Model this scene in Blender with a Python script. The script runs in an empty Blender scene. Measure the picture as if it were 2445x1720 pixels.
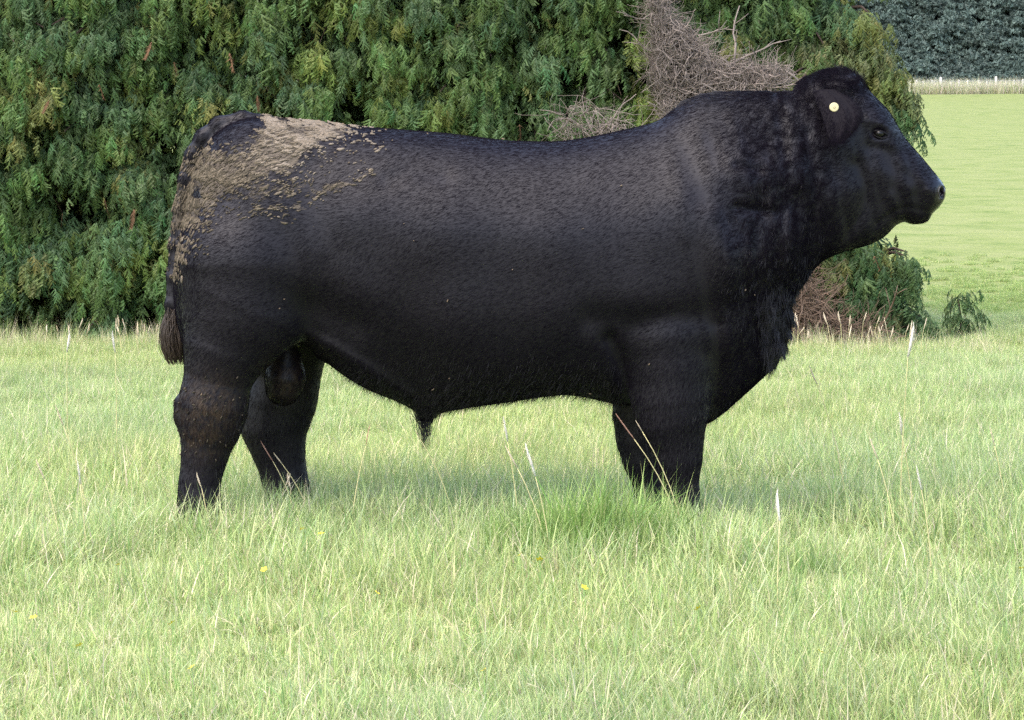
import bpy, math, random
import numpy as np
from mathutils import Vector

random.seed(7)
RNG = np.random.default_rng(11)
SC = bpy.context.scene
COL = SC.collection

# ------------------------------------------------------------------ camera
CAM_Z, CAM_D = 1.336, 10.0
cam_data = bpy.data.cameras.new("camera")
cam = bpy.data.objects.new("camera", cam_data)
COL.objects.link(cam)
cam.location = (0, -CAM_D, CAM_Z)
cam.rotation_euler = (math.radians(90), 0, 0)
cam_data.sensor_width = 36.0
cam_data.lens = 103.36
cam_data.shift_y = -0.2139
cam_data.clip_end = 3000
cam_data.clip_start = 0.1
SC.camera = cam

# ------------------------------------------------------------------ sky, sun, exposure
SUN_EL, SUN_ROT = math.radians(58), math.radians(222)
world = bpy.data.worlds.new("World")
SC.world = world
world.use_nodes = True
wn, wl = world.node_tree.nodes, world.node_tree.links
bg = wn["Background"]
sky = wn.new("ShaderNodeTexSky")
sky.sky_type = 'NISHITA'
sky.sun_disc = False
sky.sun_elevation, sky.sun_rotation = SUN_EL, SUN_ROT
sky.air_density, sky.dust_density = 1.0, 3.0
wl.new(sky.outputs[0], bg.inputs[0])
bg.inputs[1].default_value = 0.15
sun_data = bpy.data.lights.new("sun", 'SUN')
sun_data.energy = 0.9
sun_data.angle = math.radians(95)
sun_data.color = (1.0, 0.968, 0.91)
sun = bpy.data.objects.new("sun", sun_data)
COL.objects.link(sun)
sd = Vector((math.sin(SUN_ROT) * math.cos(SUN_EL), math.cos(SUN_ROT) * math.cos(SUN_EL), math.sin(SUN_EL)))
sun.rotation_euler = (-sd).to_track_quat('-Z', 'Y').to_euler()
sun.location = sd * 30
SC.view_settings.view_transform = 'Standard'
SC.view_settings.look = 'None'
SC.view_settings.gamma = 1
SC.view_settings.use_curve_mapping = False
SC.view_settings.exposure = 2.0
SC.render.engine = 'CYCLES'
SC.cycles.use_denoising = False
SC.cycles.use_adaptive_sampling = False
SC.cycles.max_bounces = 7
SC.cycles.diffuse_bounces = 4
SC.cycles.glossy_bounces = 2
SC.cycles.sample_clamp_indirect = 4

# ------------------------------------------------------------------ helpers
K = 1.0649
def world_xz(dx, dy, Y=0.0):
    """plan coordinates measured on the picture -> metres on the vertical plane at depth Y"""
    s = (CAM_D + Y) / CAM_D
    return (dx * K - 1222.5) / 702 * s, CAM_Z + (337 - dy * K) / 702 * s
MPX = K / 702.0

def tag(o, label=None, cat=None, group=None, kind=None):
    if label: o["label"] = label
    if cat: o["category"] = cat
    if group: o["group"] = group
    if kind: o["kind"] = kind
    return o

def mesh_obj(name, V, F, mat=None, parent=None, attrs=None, smooth=True, shared=None):
    """V (n,3); F (m,3) or (m,4) arrays or list of such arrays"""
    if shared is None:
        me = bpy.data.meshes.new(name)
        V = np.asarray(V, dtype=np.float32)
        Fs = F if isinstance(F, list) else [F]
        Fs = [np.asarray(f, dtype=np.int32) for f in Fs if len(f)]
        loops = np.concatenate([f.ravel() for f in Fs])
        sizes = np.concatenate([np.full(len(f), f.shape[1], dtype=np.int32) for f in Fs])
        starts = np.concatenate([[0], np.cumsum(sizes)[:-1]]).astype(np.int32)
        me.vertices.add(len(V)); me.vertices.foreach_set("co", V.ravel())
        me.loops.add(len(loops)); me.loops.foreach_set("vertex_index", loops)
        me.polygons.add(len(sizes)); me.polygons.foreach_set("loop_start", starts)
        me.update(calc_edges=True)
        me.validate()
        if smooth:
            me.polygons.foreach_set("use_smooth", np.ones(len(me.polygons), dtype=bool))
        for k, (typ, arr) in (attrs or {}).items():
            a = me.attributes.new(k, typ, 'POINT')
            a.data.foreach_set({'FLOAT': "value", 'FLOAT_VECTOR': "vector", 'INT': "value"}[typ], np.asarray(arr).ravel())
        if mat: me.materials.append(mat)
    else:
        me = shared
    o = bpy.data.objects.new(name, me)
    COL.objects.link(o)
    if parent: o.parent = parent
    return o

def empty(name, loc=(0, 0, 0)):
    o = bpy.data.objects.new(name, None)
    COL.objects.link(o)
    o.location = loc
    o.empty_display_size = 0.1
    return o

class MB:
    """collects triangles/quads with a per-vertex value"""
    def __init__(s): s.V, s.Q, s.T, s.A, s.n = [], [], [], [], 0
    def add(s, V, Q=None, T=None, a=None):
        V = np.asarray(V, float)
        if Q is not None and len(Q): s.Q.append(np.asarray(Q) + s.n)
        if T is not None and len(T): s.T.append(np.asarray(T) + s.n)
        s.A.append(np.zeros(len(V)) if a is None else np.broadcast_to(np.asarray(a, float), (len(V),)))
        s.V.append(V); s.n += len(V)
    def tube(s, pts, rad, k=5, a=None, cap=True):
        pts = np.asarray(pts, float); n = len(pts)
        rad = np.broadcast_to(np.asarray(rad, float), (n,))
        t = np.gradient(pts, axis=0); t /= np.linalg.norm(t, axis=1)[:, None] + 1e-9
        up = np.array([0.3, 1, 0.2]) if abs(t[0, 1]) < 0.9 else np.array([1.0, 0, 0])
        u = np.cross(t, up); u /= np.linalg.norm(u, axis=1)[:, None] + 1e-9
        v = np.cross(t, u)
        ang = np.arange(k) * 2 * math.pi / k
        V = (pts[:, None] + rad[:, None, None] * (np.cos(ang)[None, :, None] * u[:, None] + np.sin(ang)[None, :, None] * v[:, None])).reshape(-1, 3)
        i, j = np.meshgrid(np.arange(n - 1), np.arange(k), indexing='ij')
        Q = np.stack([i * k + j, i * k + (j + 1) % k, (i + 1) * k + (j + 1) % k, (i + 1) * k + j], -1).reshape(-1, 4)
        T = []
        if cap:
            for b, e in ((0, 1), ((n - 1) * k, 0)):
                for q in range(1, k - 1):
                    T.append((b, b + q + 1, b + q) if e else (b, b + q, b + q + 1))
        aa = None if a is None else np.repeat(np.broadcast_to(np.asarray(a, float), (n,)), k)
        s.add(V, Q, T, aa)
    def obj(s, name, mat, parent=None, attr=None, smooth=True):
        V = np.concatenate(s.V)
        F = []
        if s.Q: F.append(np.concatenate(s.Q))
        if s.T: F.append(np.concatenate(s.T))
        at = {attr: ('FLOAT', np.concatenate(s.A))} if attr else None
        return mesh_obj(name, V, F, mat, parent, at, smooth)

def poly_sdf(P, X, Z):
    """signed 2-D distance (positive inside) from grid points to a polygon"""
    P = np.asarray(P, float)
    d = np.full(X.shape, 1e9); ins = np.zeros(X.shape, bool)
    for (x0, z0), (x1, z1) in zip(P, np.roll(P, -1, axis=0)):
        ex, ez = x1 - x0, z1 - z0
        t = np.clip(((X - x0) * ex + (Z - z0) * ez) / (ex * ex + ez * ez + 1e-12), 0, 1)
        d = np.minimum(d, (X - x0 - t * ex) ** 2 + (Z - z0 - t * ez) ** 2)
        c = (z0 > Z) != (z1 > Z)
        with np.errstate(divide='ignore', invalid='ignore'):
            ins ^= c & (X < ex * (Z - z0) / (ez if ez else 1e-12) + x0)
    d = np.sqrt(d)
    return np.where(ins, d, -d)

def line_dist(L, X, Z):
    d = np.full(X.shape, 1e9)
    for (x0, z0), (x1, z1) in zip(L[:-1], L[1:]):
        ex, ez = x1 - x0, z1 - z0
        t = np.clip(((X - x0) * ex + (Z - z0) * ez) / (ex * ex + ez * ez + 1e-12), 0, 1)
        d = np.minimum(d, np.hypot(X - x0 - t * ex, Z - z0 - t * ez))
    return d

def catmull(P, n=6, closed=True):
    P = np.asarray(P, float); m = len(P); out = []
    for i in range(m if closed else m - 1):
        p0, p1, p2, p3 = (P[(i - 1) % m], P[i], P[(i + 1) % m], P[(i + 2) % m]) if closed else \
            (P[max(i - 1, 0)], P[i], P[i + 1], P[min(i + 2, m - 1)])
        for k in range(n):
            t = k / n
            out.append(0.5 * (2 * p1 + (p2 - p0) * t + (2 * p0 - 5 * p1 + 4 * p2 - p3) * t * t + (3 * p1 - p0 - 3 * p2 + p3) * t ** 3))
    if not closed: out.append(P[-1])
    return np.array(out)

def vnoise(x, y, seed=0):
    """cheap smooth 2-D value noise in -1..1"""
    r = np.random.default_rng(seed).uniform(-1, 1, (64, 64))
    xi, yi = np.floor(x).astype(int), np.floor(y).astype(int)
    fx, fy = x - xi, y - yi
    fx, fy = fx * fx * (3 - 2 * fx), fy * fy * (3 - 2 * fy)
    g = lambda a, b: r[a % 64, b % 64]
    return (g(xi, yi) * (1 - fx) + g(xi + 1, yi) * fx) * (1 - fy) + (g(xi, yi + 1) * (1 - fx) + g(xi + 1, yi + 1) * fx) * fy

# ------------------------------------------------------------------ materials
def new_mat(name):
    m = bpy.data.materials.new(name); m.use_nodes = True
    nt = m.node_tree; nt.nodes.clear()
    out = nt.nodes.new("ShaderNodeOutputMaterial")
    return m, nt, out

def N(nt, typ, **kw):
    n = nt.nodes.new(typ)
    for k, v in kw.items(): setattr(n, k, v)
    return n

def simple_mat(name, col, rough=0.7, spec=0.3, vary=0.25, scale=20.0, bump=0.0):
    m, nt, out = new_mat(name)
    b = N(nt, "ShaderNodeBsdfPrincipled")
    tc = N(nt, "ShaderNodeTexCoord"); no = N(nt, "ShaderNodeTexNoise")
    no.inputs["Scale"].default_value = scale; no.inputs["Detail"].default_value = 6
    nt.links.new(tc.outputs["Object"], no.inputs["Vector"])
    mx = N(nt, "ShaderNodeMix", data_type='RGBA')
    mx.inputs[6].default_value = (*[c * (1 - vary) for c in col], 1)
    mx.inputs[7].default_value = (*[min(1, c * (1 + vary)) for c in col], 1)
    nt.links.new(no.outputs[0], mx.inputs[0])
    nt.links.new(mx.outputs[2], b.inputs["Base Color"])
    b.inputs["Roughness"].default_value = rough
    b.inputs["Specular IOR Level"].default_value = spec
    if bump:
        bp = N(nt, "ShaderNodeBump"); bp.inputs["Strength"].default_value = bump; bp.inputs["Distance"].default_value = 0.01
        nt.links.new(no.outputs[0], bp.inputs["Height"]); nt.links.new(bp.outputs[0], b.inputs["Normal"])
    nt.links.new(b.outputs[0], out.inputs[0])
    return m

def leaf_mat(name, trans=0.35, spec=0.25, rough=0.5, tip=(1.0, 1.0, 1.0), base=(0.6, 0.6, 0.6), own=False):
    """colour = per-leaf colour attribute * per-instance tint; part of the light passes through"""
    m, nt, out = new_mat(name)
    a1 = N(nt, "ShaderNodeAttribute", attribute_name="tint", attribute_type='GEOMETRY' if own else 'INSTANCER')
    a2 = N(nt, "ShaderNodeAttribute", attribute_name="col", attribute_type='GEOMETRY')
    mx = N(nt, "ShaderNodeVectorMath", operation='MULTIPLY')
    nt.links.new(a1.outputs["Vector"], mx.inputs[0]); nt.links.new(a2.outputs["Vector"], mx.inputs[1])
    b = N(nt, "ShaderNodeBsdfPrincipled")
    b.inputs["Roughness"].default_value = rough; b.inputs["Specular IOR Level"].default_value = spec
    t = N(nt, "ShaderNodeBsdfTranslucent")
    ms = N(nt, "ShaderNodeMixShader"); ms.inputs[0].default_value = trans
    nt.links.new(mx.outputs[0], b.inputs["Base Color"]); nt.links.new(mx.outputs[0], t.inputs[0])
    nt.links.new(b.outputs[0], ms.inputs[1]); nt.links.new(t.outputs[0], ms.inputs[2])
    nt.links.new(ms.outputs[0], out.inputs[0])
    return m

M_GRASS = leaf_mat("grass_blade", trans=0.4, spec=0.35, rough=0.45)
M_CYP = leaf_mat("cypress_leaf", trans=0.2, spec=0.3, rough=0.55)
M_WOOD_LEAF = leaf_mat("far_leaf", trans=0.15, spec=0.2, rough=0.6)
M_BARK = simple_mat("bark", (0.055, 0.04, 0.032), 0.9, 0.1, 0.5, 30, 0.6)
M_TWIG = simple_mat("dead_twig", (0.185, 0.152, 0.132), 0.85, 0.1, 0.4, 9)
M_TWIG_BROWN = simple_mat("dead_twig_brown", (0.13, 0.09, 0.065), 0.85, 0.1, 0.4, 9)
M_DEADLEAF = simple_mat("dead_frond", (0.11, 0.062, 0.034), 0.8, 0.1, 0.35, 60)
M_POST = simple_mat("post_wood", (0.55, 0.52, 0.46), 0.8, 0.2, 0.2, 12)
M_WIRE = simple_mat("wire", (0.3, 0.3, 0.3), 0.4, 0.5, 0.1, 5)
M_SEED = simple_mat("seed_head", (0.62, 0.52, 0.38), 0.8, 0.1, 0.3, 300)
M_SEED_WHITE = simple_mat("seed_head_white", (0.66, 0.62, 0.54), 0.8, 0.1, 0.15, 300)
M_SEED_RED = simple_mat("seed_head_reddish", (0.38, 0.22, 0.16), 0.8, 0.1, 0.3, 300)
M_STALK = simple_mat("dry_stalk", (0.45, 0.40, 0.20), 0.7, 0.2, 0.3, 100)
M_PETAL = simple_mat("petal_yellow", (0.80, 0.62, 0.02), 0.4, 0.4, 0.1, 40)
M_STEM = simple_mat("green_stem", (0.14, 0.24, 0.06), 0.6, 0.3, 0.2, 40)

def ground_mat(name, stops, scale, rough=0.95, fine=60.0):
    m, nt, out = new_mat(name)
    b = N(nt, "ShaderNodeBsdfPrincipled")
    tc = N(nt, "ShaderNodeTexCoord")
    n1 = N(nt, "ShaderNodeTexNoise"); n1.inputs["Scale"].default_value = scale; n1.inputs["Detail"].default_value = 8; n1.inputs["Roughness"].default_value = 0.65
    n2 = N(nt, "ShaderNodeTexNoise"); n2.inputs["Scale"].default_value = fine; n2.inputs["Detail"].default_value = 4
    add = N(nt, "ShaderNodeMath", operation='MULTIPLY_ADD')
    nt.links.new(tc.outputs["Object"], n1.inputs["Vector"]); nt.links.new(tc.outputs["Object"], n2.inputs["Vector"])
    nt.links.new(n2.outputs[0], add.inputs[0]); add.inputs[1].default_value = 0.35; nt.links.new(n1.outputs[0], add.inputs[2])
    cr = N(nt, "ShaderNodeValToRGB")
    el = cr.color_ramp.elements
    while len(el) < len(stops): el.new(0.5)
    for e, (p, c) in zip(el, stops): e.position = p; e.color = (*c, 1)
    nt.links.new(add.outputs[0], cr.inputs[0]); nt.links.new(cr.outputs[0], b.inputs["Base Color"])
    b.inputs["Roughness"].default_value = rough; b.inputs["Specular IOR Level"].default_value = 0.1
    bp = N(nt, "ShaderNodeBump"); bp.inputs["Strength"].default_value = 0.6; bp.inputs["Distance"].default_value = 0.08
    nt.links.new(add.outputs[0], bp.inputs["Height"]); nt.links.new(bp.outputs[0], b.inputs["Normal"])
    nt.links.new(b.outputs[0], out.inputs[0])
    return m
M_SOIL = ground_mat("thatch", [(0.4, (0.20, 0.26, 0.10)), (0.65, (0.29, 0.34, 0.15)), (0.85, (0.42, 0.41, 0.24))], 14)
M_HILL = ground_mat("hill_pasture", [(0.48, (0.100, 0.142, 0.036)), (0.60, (0.158, 0.190, 0.060)), (0.76, (0.19, 0.21, 0.080))], 1.3, fine=9.0)

# ------------------------------------------------------------------ geometry-node scatter (used for stuff only)
def proto_collection(name, meshes):
    c = bpy.data.collections.new(name)
    for i, me in enumerate(meshes):
        o = bpy.data.objects.new("%s_%02d" % (name, i), me); c.objects.link(o)
    return c

def scatter_tree(col):
    nt = bpy.data.node_groups.new("scatter_" + col.name, 'GeometryNodeTree')
    nt.interface.new_socket("Geometry", in_out='INPUT', socket_type='NodeSocketGeometry')
    nt.interface.new_socket("Geometry", in_out='OUTPUT', socket_type='NodeSocketGeometry')
    gi, go = nt.nodes.new("NodeGroupInput"), nt.nodes.new("NodeGroupOutput")
    ip = nt.nodes.new("GeometryNodeInstanceOnPoints")
    ci = nt.nodes.new("GeometryNodeCollectionInfo")
    ci.inputs[0].default_value = col
    ci.inputs["Separate Children"].default_value = True
    ci.inputs["Reset Children"].default_value = True
    def attr(n, t):
        a = nt.nodes.new("GeometryNodeInputNamedAttribute"); a.data_type = t
        a.inputs[0].default_value = n; return a.outputs[0]
    nt.links.new(gi.outputs[0], ip.inputs["Points"])
    nt.links.new(ci.outputs[0], ip.inputs["Instance"])
    ip.inputs["Pick Instance"].default_value = True
    nt.links.new(attr("idx", 'INT'), ip.inputs["Instance Index"])
    e2r = nt.nodes.new("FunctionNodeEulerToRotation")
    nt.links.new(attr("rot", 'FLOAT_VECTOR'), e2r.inputs[0])
    nt.links.new(e2r.outputs[0], ip.inputs["Rotation"])
    nt.links.new(attr("scl", 'FLOAT_VECTOR'), ip.inputs["Scale"])
    nt.links.new(ip.outputs[0], go.inputs[0])
    return nt

def scatter(name, tree, P, idx, rot, scl, tint, parent=None):
    me = bpy.data.meshes.new(name)
    P = np.asarray(P, np.float32)
    me.vertices.add(len(P)); me.vertices.foreach_set("co", P.ravel())
    for k, t, arr in (("idx", 'INT', np.asarray(idx, np.int32)), ("rot", 'FLOAT_VECTOR', rot), ("scl", 'FLOAT_VECTOR', scl), ("tint", 'FLOAT_VECTOR', tint)):
        a = me.attributes.new(k, t, 'POINT')
        a.data.foreach_set("value" if t == 'INT' else "vector", np.asarray(arr, np.int32 if t == 'INT' else np.float32).ravel())
    o = bpy.data.objects.new(name, me); COL.objects.link(o)
    if parent: o.parent = parent
    md = o.modifiers.new("scatter", 'NODES'); md.node_group = tree
    return o

def proto_mesh(name, V, F, col, mat):
    me = bpy.data.meshes.new(name)
    me.from_pydata([tuple(v) for v in V], [], [tuple(f) for f in F])
    a = me.attributes.new("col", 'FLOAT_VECTOR', 'POINT')
    a.data.foreach_set("vector", np.asarray(col, np.float32).ravel())
    me.polygons.foreach_set("use_smooth", np.ones(len(me.polygons), dtype=bool))
    me.materials.append(mat)
    return me

# ------------------------------------------------------------------ the setting: paddock, hill
def terrain_z(x, y):
    x, y = np.asarray(x, float), np.asarray(y, float)
    d = y + CAM_D
    hill = np.where(d > 22, 4.46 * (d - 22) / 178.0, 0.0)
    soft = 0.5 * (hill + np.sqrt(hill * hill + 0.004)) - 0.0316
    und = 0.03 * vnoise(x * 0.35, y * 0.35, 3) + 0.016 * vnoise(x * 1.1 + 5, y * 1.1, 4)
    far = vnoise(x * 0.05, y * 0.05, 5) * 0.25 * np.clip((d - 30) / 60, 0, 1)
    flat = np.exp(-((x / 1.9) ** 2 + (y / 0.9) ** 2))
    return soft + und * (1 - 0.8 * flat) + far

def terrain_sheet(name, ys, xs_half, mat, nx):
    ys = np.asarray(ys); u = np.linspace(-1, 1, nx)
    Y = np.repeat(ys[:, None], nx, 1)
    X = u[None] * np.interp(ys, xs_half[0], xs_half[1])[:, None]
    Z = terrain_z(X, Y)
    i, j = np.meshgrid(np.arange(len(ys) - 1), np.arange(nx - 1), indexing='ij')
    Q = np.stack([i * nx + j, i * nx + j + 1, (i + 1) * nx + j + 1, (i + 1) * nx + j], -1).reshape(-1, 4)
    return mesh_obj(name, np.stack([X, Y, Z], -1).reshape(-1, 3), Q, mat)
paddock = terrain_sheet("paddock_ground", np.linspace(-16, 12.0, 140), ([-16, 12], [22, 22]), M_SOIL, 200)
tag(paddock, kind='structure')
hy = 12.0 + (np.linspace(0, 1, 160) ** 2.0) * 500
hill = terrain_sheet("hill", hy, ([12, 60, 512], [22, 120, 600]), M_HILL, 160)
tag(hill, kind='structure')

# far wood on the rising ground behind the fence
def leaf_clump(seed, n=90):
    r = np.random.default_rng(seed); V, F, C = [], [], []
    for _ in range(n):
        d = r.normal(size=3); d /= np.linalg.norm(d); d[2] = abs(d[2]) * 0.9 - 0.15
        c = d * np.array([0.62, 0.62, 0.55]) * r.uniform(0.65, 1.0)
        u = r.normal(size=3); u -= 0.6 * d * np.dot(u, d); u /= np.linalg.norm(u)
        v = np.cross(u, r.normal(size=3)); v /= np.linalg.norm(v)
        L, w = r.uniform(0.14, 0.28), r.uniform(0.06, 0.11)
        b = len(V); V += [c - u * L, c + v * w, c + u * L, c - v * w]; F.append((b, b + 1, b + 2, b + 3))
        C += [[r.uniform(0.6, 1.4)] * 3] * 4
    return proto_mesh("leaf_clump", V, F, C, M_WOOD_LEAF)
wood_tree = scatter_tree(proto_collection("leaf_clump", [leaf_clump(s) for s in range(6)]))
n = 52000
wx = RNG.uniform(-40, 75, n); wt = RNG.uniform(0, 1, n)
wy = 192.5 + wt * 26 + RNG.normal(0, .5, n)
wz = terrain_z(wx, wy) + 0.2 + wt * 17 + vnoise(wx * 0.45, wt * 17, 8) * 0.4
wy += vnoise(wx * 0.8, wz * 0.8, 9) * 0.7
wt_ = np.array([0.066, 0.094, 0.078]) * (1 + 0.2 * vnoise(wx * 0.5, wz * 0.6, 12)[:, None]) * RNG.uniform(0.75, 1.3, (n, 1))
s = RNG.uniform(0.45, 0.85, (n, 1)) * np.ones((1, 3))
far_wood = scatter("far_wood", wood_tree, np.stack([wx, wy, wz], 1), RNG.integers(0, 6, n),
                   np.stack([RNG.uniform(-.4, .4, n), RNG.uniform(-.4, .4, n), RNG.uniform(0, 6.28, n)], 1), s, wt_)
tag(far_wood, "dark bluish green wood rising behind the pale fence on the hill", "wood", kind='stuff')
gx = np.linspace(-45, 80, 60); gt = np.linspace(0, 1, 20)
GX, GT = np.meshgrid(gx, gt, indexing='ij')
wb = np.stack([GX, 194.5 + GT * 26, terrain_z(GX, 194 + GT * 26) - 0.4 + GT * 17], -1).reshape(-1, 3)
i, j = np.meshgrid(np.arange(59), np.arange(19), indexing='ij')
Q = np.stack([i * 20 + j, (i + 1) * 20 + j, (i + 1) * 20 + j + 1, i * 20 + j + 1], -1).reshape(-1, 4)
bank = mesh_obj("wooded_bank_terrain", wb, Q, simple_mat("bank_earth", (0.02, 0.03, 0.026), 0.95, 0.1, 0.4, 2))
tag(bank, kind='structure')

# pale post fence on the crest, and the dry grass along it
fence = empty("batten_fence", (30, 188, float(terrain_z(30, 188))))
tag(fence, "pale post and wire fence on the hill crest below the dark wood", "fence")
mb = MB()
V = np.array([(-.5, -.5, 0), (.5, -.5, 0), (.5, .5, 0), (-.5, .5, 0), (-.5, -.5, 1), (.5, -.5, 1), (.5, .5, 1), (-.5, .5, 1), (0, 0, 1.04)])
mb.add(V, [(0, 1, 5, 4), (1, 2, 6, 5), (2, 3, 7, 6), (3, 0, 4, 7)], [(4, 5, 8), (5, 6, 8), (6, 7, 8), (7, 4, 8)])
post0 = None
px = 18.0; k = 0
while px < 46:
    z = float(terrain_z(px, 188))
    if post0 is None: post0 = o = mb.obj("post", M_POST, fence, smooth=False)
    else: o = post0.copy(); COL.objects.link(o); o.parent = fence
    o.location = (px - 30, RNG.normal(0, .03), z - fence.location.z - 0.05)
    big = k % 6 == 0
    o.scale = (0.14 if big else 0.075, 0.14 if big else 0.06, RNG.uniform(1.12, 1.3) if big else RNG.uniform(0.85, 1.05))
    o.rotation_euler = (RNG.normal(0, .02), RNG.normal(0, .04), RNG.uniform(0, .4))
    px += RNG.uniform(0.5, 0.72); k += 1
for h in (0.3, 0.6, 0.9):
    mb = MB(); xs = np.linspace(18, 46, 30)
    mb.tube(np.stack([xs - 30, np.full(30, -0.1), terrain_z(xs, 188) - fence.location.z + h], 1), 0.01, 4)
    mb.obj("wire", M_WIRE, fence)

# ------------------------------------------------------------------ grass
PAL = np.array([(0.365, 0.460, 0.155), (0.235, 0.360, 0.115), (0.430, 0.490, 0.195), (0.520, 0.530, 0.265), (0.400, 0.470, 0.245), (0.66, 0.57, 0.40), (0.56, 0.51, 0.28)])
def grass_clump(seed, n, hmin, hmax, radius, wts, lean=0.5, wmin=0.0022, wmax=0.0045, gain=1.0):
    r = np.random.default_rng(seed); V, F, C = [], [], []
    wts = np.array(wts) / np.sum(wts)
    for _ in range(n):
        a, rr = r.uniform(0, 6.283), radius * math.sqrt(r.uniform(0, 1))
        p = np.array([rr * math.cos(a), rr * math.sin(a), -0.012])
        az = r.uniform(0, 6.283); h = r.uniform(hmin, hmax) * (1.1 - 0.3 * rr / radius); w = r.uniform(wmin, wmax)
        d = np.array([math.cos(az), math.sin(az), 0]); sd_ = np.array([-d[1], d[0], 0])
        tw = r.uniform(-.8, .8); sd_ = sd_ * math.cos(tw) + d * math.sin(tw)
        bend = abs(r.normal(0.15, lean)); th = r.uniform(0, 0.6)
        c = PAL[r.choice(len(PAL), p=wts)] * r.uniform(0.82, 1.18) * gain
        nseg = 4; q = p.copy(); b = len(V)
        for s_ in range(nseg + 1):
            t = s_ / nseg
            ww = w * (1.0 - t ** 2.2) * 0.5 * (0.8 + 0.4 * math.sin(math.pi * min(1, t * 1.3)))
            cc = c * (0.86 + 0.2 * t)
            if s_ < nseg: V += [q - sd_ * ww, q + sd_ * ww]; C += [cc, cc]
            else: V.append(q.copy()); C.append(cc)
            ang = th + bend * 1.6 * t
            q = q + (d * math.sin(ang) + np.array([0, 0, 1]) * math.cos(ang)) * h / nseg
        for s_ in range(nseg - 1):
            k0 = b + 2 * s_; F.append((k0, k0 + 1, k0 + 3, k0 + 2))
        F.append((b + 2 * nseg - 2, b + 2 * nseg - 1, b + 2 * nseg))
    return proto_mesh("grass_clump", V, F, C, M_GRASS)

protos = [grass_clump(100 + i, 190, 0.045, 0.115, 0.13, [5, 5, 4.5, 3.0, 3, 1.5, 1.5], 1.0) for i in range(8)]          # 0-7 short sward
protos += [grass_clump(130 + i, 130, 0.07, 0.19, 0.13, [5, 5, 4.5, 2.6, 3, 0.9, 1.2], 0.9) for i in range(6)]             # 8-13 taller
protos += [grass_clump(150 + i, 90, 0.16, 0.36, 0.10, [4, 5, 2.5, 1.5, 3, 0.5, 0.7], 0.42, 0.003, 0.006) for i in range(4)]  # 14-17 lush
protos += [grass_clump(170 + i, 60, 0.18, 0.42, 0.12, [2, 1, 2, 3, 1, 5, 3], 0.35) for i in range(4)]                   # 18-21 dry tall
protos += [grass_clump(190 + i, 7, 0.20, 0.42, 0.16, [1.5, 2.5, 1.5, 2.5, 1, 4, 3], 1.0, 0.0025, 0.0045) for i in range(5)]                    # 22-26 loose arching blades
grass_tree = scatter_tree(proto_collection("grass_clump", protos))

P, I, S, T = [], [], [], []
def put_grass(x, y, idx, sc, tint, dz=0.0):
    P.append(np.stack([x, y, terrain_z(x, y) + dz], 1)); I.append(idx); S.append(sc); T.append(tint)
# main sward
n = 40000
d = np.sqrt(RNG.uniform(4.6 ** 2, 22.5 ** 2, n)); hw = d * 0.1742 * 1.15 + 1.7
x = RNG.uniform(-1, 1, n) * hw; y = d - CAM_D
keep = RNG.uniform(0, 1, n) < np.clip(1.25 - d * 0.03, 0.3, 1)
x, y, d = x[keep], y[keep], d[keep]; n = len(x)
patch = vnoise(x * 1.3, y * 0.9, 21) + 0.6 * vnoise(x * 3.1, y * 2.5, 22)
tall = (patch + RNG.normal(0, .4, n) + np.clip((d - 8.4) * 0.55, -1.6, 0.35)) > 0.1
idx = np.where(tall, RNG.integers(8, 14, n), RNG.integers(0, 8, n))
sc = RNG.uniform(0.75, 1.2, n) * np.interp(d, [5, 8.2, 9.0, 10.5, 13, 17, 23], [.78, .88, 1.28, 1.25, .9, .6, .42])
pt = vnoise(x * 0.7 + 9, y * 0.55, 23)
tint = np.array([1.0, 1.0, 1.0])[None] * RNG.uniform(0.9, 1.1, (n, 1)) * np.stack([1 + 0.05 * pt, 1 + 0.01 * pt, 1 - 0.07 * pt], 1) * (1 - .10 * np.clip(patch, 0, 1))[:, None]
put_grass(x, y, idx, sc, tint)
# loose arching blades and straw lying over the sward
n = 480
d = np.sqrt(RNG.uniform(4.6 ** 2, 19 ** 2, n)); x = RNG.uniform(-1, 1, n) * (d * 0.1742 * 1.12 + 0.6); y = d - CAM_D
put_grass(x, y, RNG.integers(22, 27, n), RNG.uniform(.4, .8, n), np.ones((n, 3)) * RNG.uniform(.8, 1.05, (n, 1)))
# hill foot: short pasture that thins out with distance
n = 2600
d = RNG.uniform(21.5, 30, n); x = RNG.uniform(0.5, 1, n) * (d * 0.1742 * 1.25 + 1.5); y = d - CAM_D
keep = RNG.uniform(0, 1, n) < np.clip((30 - d) / 8, 0, 1)
x, y = x[keep], y[keep]; n = len(x)
put_grass(x, y, RNG.integers(0, 8, n), RNG.uniform(0.4, 0.7, n), np.array([[.80, .88, .66]]) * RNG.uniform(0.9, 1.1, (n, 1)))
# dry fringe at the hedge foot
n = 420
x = RNG.uniform(-6, 3.1, n); y = RNG.normal(8.75, 0.28, n)
put_grass(x, y, np.where(RNG.uniform(0, 1, n) < .5, RNG.integers(18, 22, n), RNG.integers(8, 14, n)), RNG.uniform(.35, .7, n), np.ones((n, 3)))
P, I, S, T = np.concatenate(P), np.concatenate(I), np.concatenate(S), np.concatenate(T)
n = len(P)
rot = np.stack([RNG.normal(0, .12, n), RNG.normal(0, .12, n), RNG.uniform(0, 6.283, n)], 1)
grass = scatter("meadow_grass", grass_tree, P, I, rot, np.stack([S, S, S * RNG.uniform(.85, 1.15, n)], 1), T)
tag(grass, "pale green uncut pasture grass covering the paddock round the bull", "grass", kind='stuff')
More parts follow.
